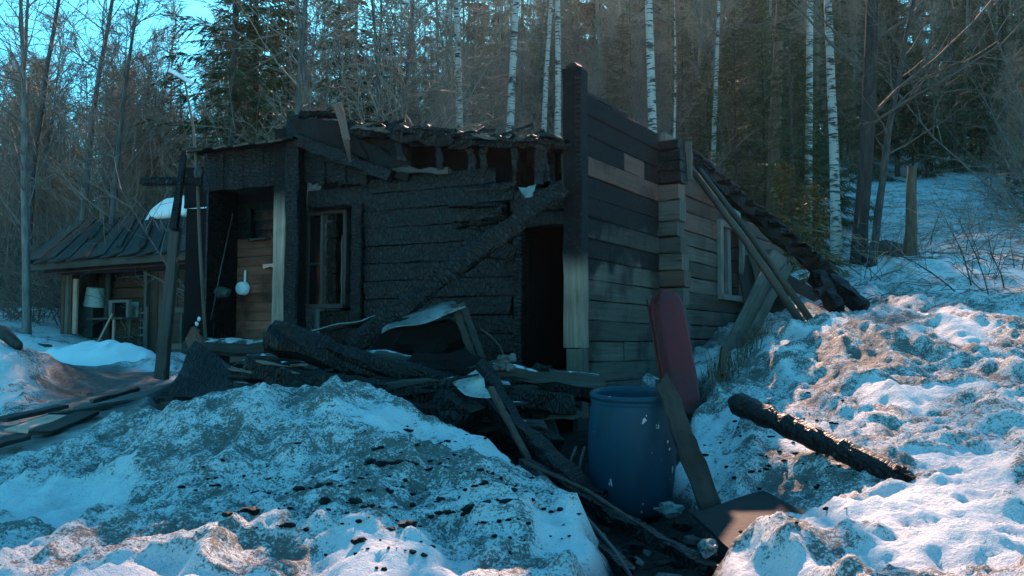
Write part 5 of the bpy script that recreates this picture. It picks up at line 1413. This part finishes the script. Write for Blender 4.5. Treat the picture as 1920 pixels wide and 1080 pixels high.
# ------------------------------------------------------------------ the small shed on the left
sA, sB = P(40, 493, 19.0), P(384, 466, 16.6)
sC, sD = P(384, 398, 18.9), P(135, 419, 21.2)
sh_ = empty('wooden_shed', P(245, 668, 17.6), 'small open-fronted wooden shed with sagging plank roof left of the cabin', 'shed')
nb = 21
for k in range(nb):
    f0, f1 = k / nb, (k + 1) / nb
    a0, a1 = lerp(sA, sB, f0), lerp(sA, sB, f1); b0, b1 = lerp(sD, sC, f0), lerp(sD, sC, f1)
    up_ = (sB - sA).cross(sD - sA).normalized(); up_ = up_ if up_.z > 0 else -up_
    mb = MB(k + 900); off = up_ * (.03 if k % 2 else 0)
    p0, p1 = (a0 + a1) / 2 + off + (a0 - b0).normalized() * R.uniform(-.02, .10), (b0 + b1) / 2 + off
    mb.beam(p0, p1, (a1 - a0).length * 1.12, .028, up_, .006, 4, (b1 - b0).length / (a1 - a0).length, 0, 0, .02)
    mb.build('roof_board', M['shed_roof'], sh_)
for k, (f, s0, s1) in enumerate(((.55, .1, .95), (.68, .05, .9), (.86, .3, 1.05), (.33, .4, .9))):
    a0, b0 = lerp(sA, sB, f), lerp(sD, sC, f - .04)
    mb = MB(k + 930); mb.beam(lerp(a0, b0, s0) + V((0, 0, .09)), lerp(a0, b0, s1) + V((0, 0, .09)), .10, .05, (0, 0, 1), .008, 4); mb.build('roof_batten', M['shed_roof'], sh_)
mb = MB(936); mb.beam(sA + V((0, .1, -.10)), sB + V((0, .1, -.10)), .06, .14, (0, 0, 1), .006, 4); mb.build('eave_board', M['dark_wood'], sh_)
mb = MB(937); mb.beam(sA + V((.05, 0, -.06)), sD + V((.05, 0, -.06)), .05, .12, (0, 0, 1), .006, 4); mb.build('rake_board', M['old_wood'], sh_)
mb = MB(938); mb.sheet(sA + V((.3, .3, -.22)), sB + V((0, .3, -.22)), sC + V((0, .3, -.25)), sD + V((.2, 0, -.25)), 5, 4, .01, 1, .02); mb.build('roof_lining', M['dark_wood'], sh_)
qa, qb = P(112, 655, 19.6), P(384, 672, 17.7)
WS = Wall(qb, math.atan2((qa - qb).x, (qa - qb).y))
def sbar(name, m_, px0, px1, py0, py1, n0, n1, par=None, vert=False, jit=.006):
    t0, t1 = ft(WS, px1, (n0 + n1) / 2), ft(WS, px0, (n0 + n1) / 2)
    pc = (px0 + px1) / 2; z0, z1 = fz(WS, pc, py1, n1), fz(WS, pc, py0, n1)
    return (vbar if vert else hbar)(WS, name, M[m_], t0, t1, z0, z1, n0, n1, par or sh_, jit, 3)
# log back wall of the open bay
for k in range(8):
    y1 = 655 - k * 19
    sbar('log', 'shed_wood', 118, 278, y1 - 18, y1, -1.0, -.85)
sbar('beam', 'dark_wood', 112, 384, 492, 508, -.1, .08)
# left boards
for k, (x0, x1, m_) in enumerate(((116, 122, 'shed_wood'), (123, 129, 'old_wood'), (130, 135, 'shed_wood'))): sbar('wall_board', m_, x0, x1, 512, 652, -.06, .0, None, True)
for k in range(5):
    mb = MB(k + 950); p0 = WS.pt(ft(WS, 117), fz(WS, 117, 505), -.1 - k * .2); p1 = V((p0.x, p0.y, fz(WS, 117, 655))); mb.beam(p1, p0, .19, .03, WS.u, .004, 2); mb.build('wall_board', M['shed_wood'], sh_)
# door side: brown vertical boards and a panelled door
for k in range(9):
    x0 = 272 + k * 12.4
    sbar('wall_board', 'shed_wood' if k % 3 else 'old_wood', x0, x0 + 11.8, 508, 672, -.08, -.04 + R.uniform(-.01, .01), None, True)
dr = sbar('door', 'shed_wood', 312, 368, 575, 668, -.03, .01)
for (x0, x1, y0, y1) in ((314, 318, 578, 664), (362, 366, 578, 664), (338, 342, 590, 655)): sbar('door_rail', 'old_wood', x0, x1, y0, y1, .015, .035, dr, True)
for (y0, y1) in ((576, 586), (655, 662)): sbar('door_rail', 'old_wood', 314, 366, y0, y1, .015, .03, dr)
sbar('wall_post', 'old_wood', 271, 276, 500, 665, -.02, .05, None, True)
sbar('wall_board', 'dark_wood', 200, 272, 508, 522, -.9, -.82)
# snow patch left on the shed ridge
sp = MB(960); nu, nv = 22, 10
for side in (0, 1):
    for j in range(nv + 1):
        for i in range(nu + 1):
            u, v = i / nu, j / nv
            p_ = lerp(lerp(sA, sB, .60 + .42 * u), lerp(sD, sC, .60 + .42 * u), .84 + .22 * v)
            h_ = .36 * min(1, u * 3.2) ** .6 * max(0, math.sin(math.pi * min(1, v * .8 + .06))) ** .6 * (1 + .2 * mnoise(p_ * 2)) if side else 0
            sp.v.append(p_ + V((0, 0, .05 + h_)))
m_ = (nu + 1) * (nv + 1)
for j in range(nv):
    for i in range(nu):
        a = j * (nu + 1) + i; sp.face((a + m_, a + 1 + m_, a + nu + 2 + m_, a + nu + 1 + m_), ((0, 0),) * 4); sp.face((a + nu + 1, a + nu + 2, a + 1, a), ((0, 0),) * 4)
for i in range(nu):
    for r_ in (0, nv): a = r_ * (nu + 1) + i; sp.face((a, a + 1, a + 1 + m_, a + m_), ((0, 0),) * 4)
for j in range(nv):
    for c_ in (0, nu): a = j * (nu + 1) + c_; sp.face((a, a + nu + 1, a + nu + 1 + m_, a + m_), ((0, 0),) * 4)
tag(sp.build('roof_snow', M['snow_clean'], smooth=True), 'clean patch of snow left on the shed roof ridge', 'snow')
# things kept in the shed
def sthing(name, m_, lab, cat, px0, px1, py0, py1, n0, n1, vert=False):
    o_ = sbar(name, m_, px0, px1, py0, py1, n0, n1, None, vert, .002)
    return o_
def lift(o_, lab, cat):
    # turn a wall piece into a thing of its own
    o_.parent = None; o_.location = ORIG[o_.name]; return tag(o_, lab, cat)
lift(sbar('leaning_board', 'pale_wood', 137, 144, 523, 626, -.02, .03, None, True), 'pale narrow board standing at the left of the open shed bay', 'board')
cab = empty('cabinet', WS.at(158, 648, -.4), 'dark green cabinet standing in the open shed bay', 'cabinet')
for nm, a_ in (('cabinet_body', (143, 176, 573, 648, -.8, -.35)), ('cabinet_door', (145, 174, 577, 645, -.35, -.33))):
    o_ = sbar(nm, 'cabinet', *a_); o_.parent = cab; mv = ORIG[sh_.name] - ORIG[cab.name]; o_.location = mv
bk = MB(970); p0 = WS.at(176, 575, -.55); Mk = Matrix.Translation(p0) @ V((.12, -.1, 1)).to_track_quat('Z', 'X').to_matrix().to_4x4()
bke = empty('bucket', p0, 'pale upturned plastic bucket on top of the green cabinet', 'bucket')
bk.lathe([(.001, 0), (.215, 0), (.22, .02), (.185, .40), (.18, .42), (.001, .42)], 22, Mk); bk.build('bucket_body', M['bucket'], bke, smooth=True)
mb = MB(971); mb.lathe([(.216, .0), (.232, .005), (.232, .03), (.216, .035)], 22, Mk); mb.build('bucket_rim', M['bucket'], bke, smooth=True)
fr = empty('framed_box', WS.at(225, 596, -.45), 'white square frame with a dark opening on the shed table', 'box')
for (x0, x1, y0, y1, v_) in ((206, 212, 563, 594, True), (238, 243, 563, 594, True), (206, 243, 562, 567, False)):
    o_ = sbar('frame_side', 'white_frame', x0, x1, y0, y1, -.5, -.42, None, v_); o_.parent = fr; o_.location = ORIG[sh_.name] - ORIG[fr.name]
o_ = sbar('frame_back', 'soot', 211, 239, 566, 594, -.56, -.52); o_.parent = fr; o_.location = ORIG[sh_.name] - ORIG[fr.name]
tb = empty('small_table', WS.at(215, 645, -.4), 'narrow work table in the shed bay under the white frame', 'table')
for nm, m_, a_, v_ in (('table_top', 'old_wood', (178, 246, 595, 599, -.75, -.3), False), ('leg', 'pale_wood', (212, 215, 599, 648, -.34, -.30), True), ('leg', 'old_wood', (243, 246, 599, 648, -.34, -.30), True), ('leg', 'old_wood', (179, 182, 599, 648, -.74, -.70), True)):
    o_ = sbar(nm, m_, *a_, None, v_); o_.parent = tb; o_.location = ORIG[sh_.name] - ORIG[tb.name]
mb = MB(975); mb.tube([WS.at(211, 588, -.15), WS.at(179, 650, .05)], [.02, .02], 6); tag(mb.build('broom_stick', M['pale_wood']), 'pale stick leaning against the shed table', 'stick')
lift(sbar('picture_board', 'bucket', 247, 258, 566, 594, -.84, -.81), 'small pale notice board hanging on the shed back wall', 'board')
mb = MB(977); mb.sheet(WS.at(251, 573, -.80), WS.at(257, 573, -.80), WS.at(257, 588, -.80), WS.at(251, 588, -.80), 1, 1, 0, 1, .004)
chr_ = empty('wooden_chair', WS.at(255, 655, -.2), 'reddish wooden chair beside the shed door post', 'chair')
for nm, a_, v_ in (('seat', (234, 262, 630, 634, -.45, -.12), False), ('backrest', (236, 262, 606, 612, -.45, -.42), False), ('leg', (234, 237, 634, 658, -.15, -.12), True), ('leg', (259, 262, 634, 658, -.15, -.12), True), ('back_post', (236, 239, 606, 632, -.45, -.42), True), ('back_post', (259, 262, 606, 632, -.45, -.42), True)):
    o_ = sbar(nm, 'shed_wood', *a_, None, v_); o_.parent = chr_; o_.location = ORIG[sh_.name] - ORIG[chr_.name]
lad = empty('ladder', WS.at(268, 655, -.1), 'short wooden ladder standing beside the shed door post', 'ladder')
for nm, a_, v_ in (('rail', (264, 266, 575, 655, -.1, -.06), True), ('rail', (275, 277, 575, 655, .06, .1), True)):
    o_ = sbar(nm, 'old_wood', *a_, None, v_); o_.parent = lad; o_.location = ORIG[sh_.name] - ORIG[lad.name]
for k in range(5):
    y_ = 585 + k * 14; o_ = sbar('rung', 'old_wood', 265, 276, y_, y_ + 3, -.08, .05); o_.parent = lad; o_.location = ORIG[sh_.name] - ORIG[lad.name]
# snow pile before the shed and stumps by the left bank
pl = MB(980); c_ = P(190, 672, 16.0); c_.z = H(c_.x, c_.y) - .05
nu, nv = 40, 16; b_ = len(pl.v)
for j in range(nv + 1):
    for i in range(nu + 1):
        u, v = i / nu * 2 - 1, j / nv * 2 - 1
        r2 = u * u + v * v
        z = max(0, 1 - r2) ** .75 * .36 * (1 + .35 * mnoise(V((u * 2, v * 2, 3)))) + .03 * mnoise(V((u * 8, v * 8, 1)))
        x_, y_ = c_.x + u * 1.05, c_.y + v * .6
        pl.v.append(V((x_, y_, H(x_, y_) - .06 + z)))
for j in range(nv):
    for i in range(nu):
        a = b_ + j * (nu + 1) + i; pl.face((a, a + 1, a + nu + 2, a + nu + 1), ((0, 0),) * 4)
tag(pl.build('snow_pile', M['snow_clean'], smooth=True), 'low clean snow pile in front of the open shed bay', 'snow')
mb = MB(985); mb.lump(P(75, 660, 16.5), .16, (1.5, 1, .9), .2, .5, 2); tag(mb.build('dark_stump', M['bark_dark']), 'dark stump half buried in snow left of the shed', 'stump')
thing_tube('dark_log', 'rounded dark log on the snow bank at the left edge', 'log', [P(-30, 615, 11.8), P(5, 622, 11.6), P(35, 650, 11.4)], [.08, .09, .06], M['bark_dark'], 9, .1)

# ------------------------------------------------------------------ thin haze in the forest air
hz = MB(1)
x0_, x1_, y0_, y1_, z0_, z1_ = -275, 275, -45, 440, float(GZ.min()) - 1.0, float(GZ.max()) + 32
hz.v = [V((x, y, z)) for z in (z0_, z1_) for y in (y0_, y1_) for x in (x0_, x1_)]
for f_ in ((0, 2, 3, 1), (4, 5, 7, 6), (0, 1, 5, 4), (2, 6, 7, 3), (0, 4, 6, 2), (1, 3, 7, 5)): hz.face(f_, ((0, 0),) * 4)
mh = bpy.data.materials.new('forest_haze'); mh.use_nodes = True
mh.node_tree.nodes.clear()
ho = mh.node_tree.nodes.new('ShaderNodeOutputMaterial'); hv = mh.node_tree.nodes.new('ShaderNodeVolumePrincipled')
hv.inputs['Color'].default_value = (.66, .86, 1.0, 1); hv.inputs['Density'].default_value = HAZE; hv.inputs['Anisotropy'].default_value = .76
mh.node_tree.links.new(hv.outputs[0], ho.inputs['Volume'])
ho_ = hz.build('haze', mh, origin=(0, 0, 0)); tag(ho_, 'thin pale haze in the forest air', None, None, 'stuff')
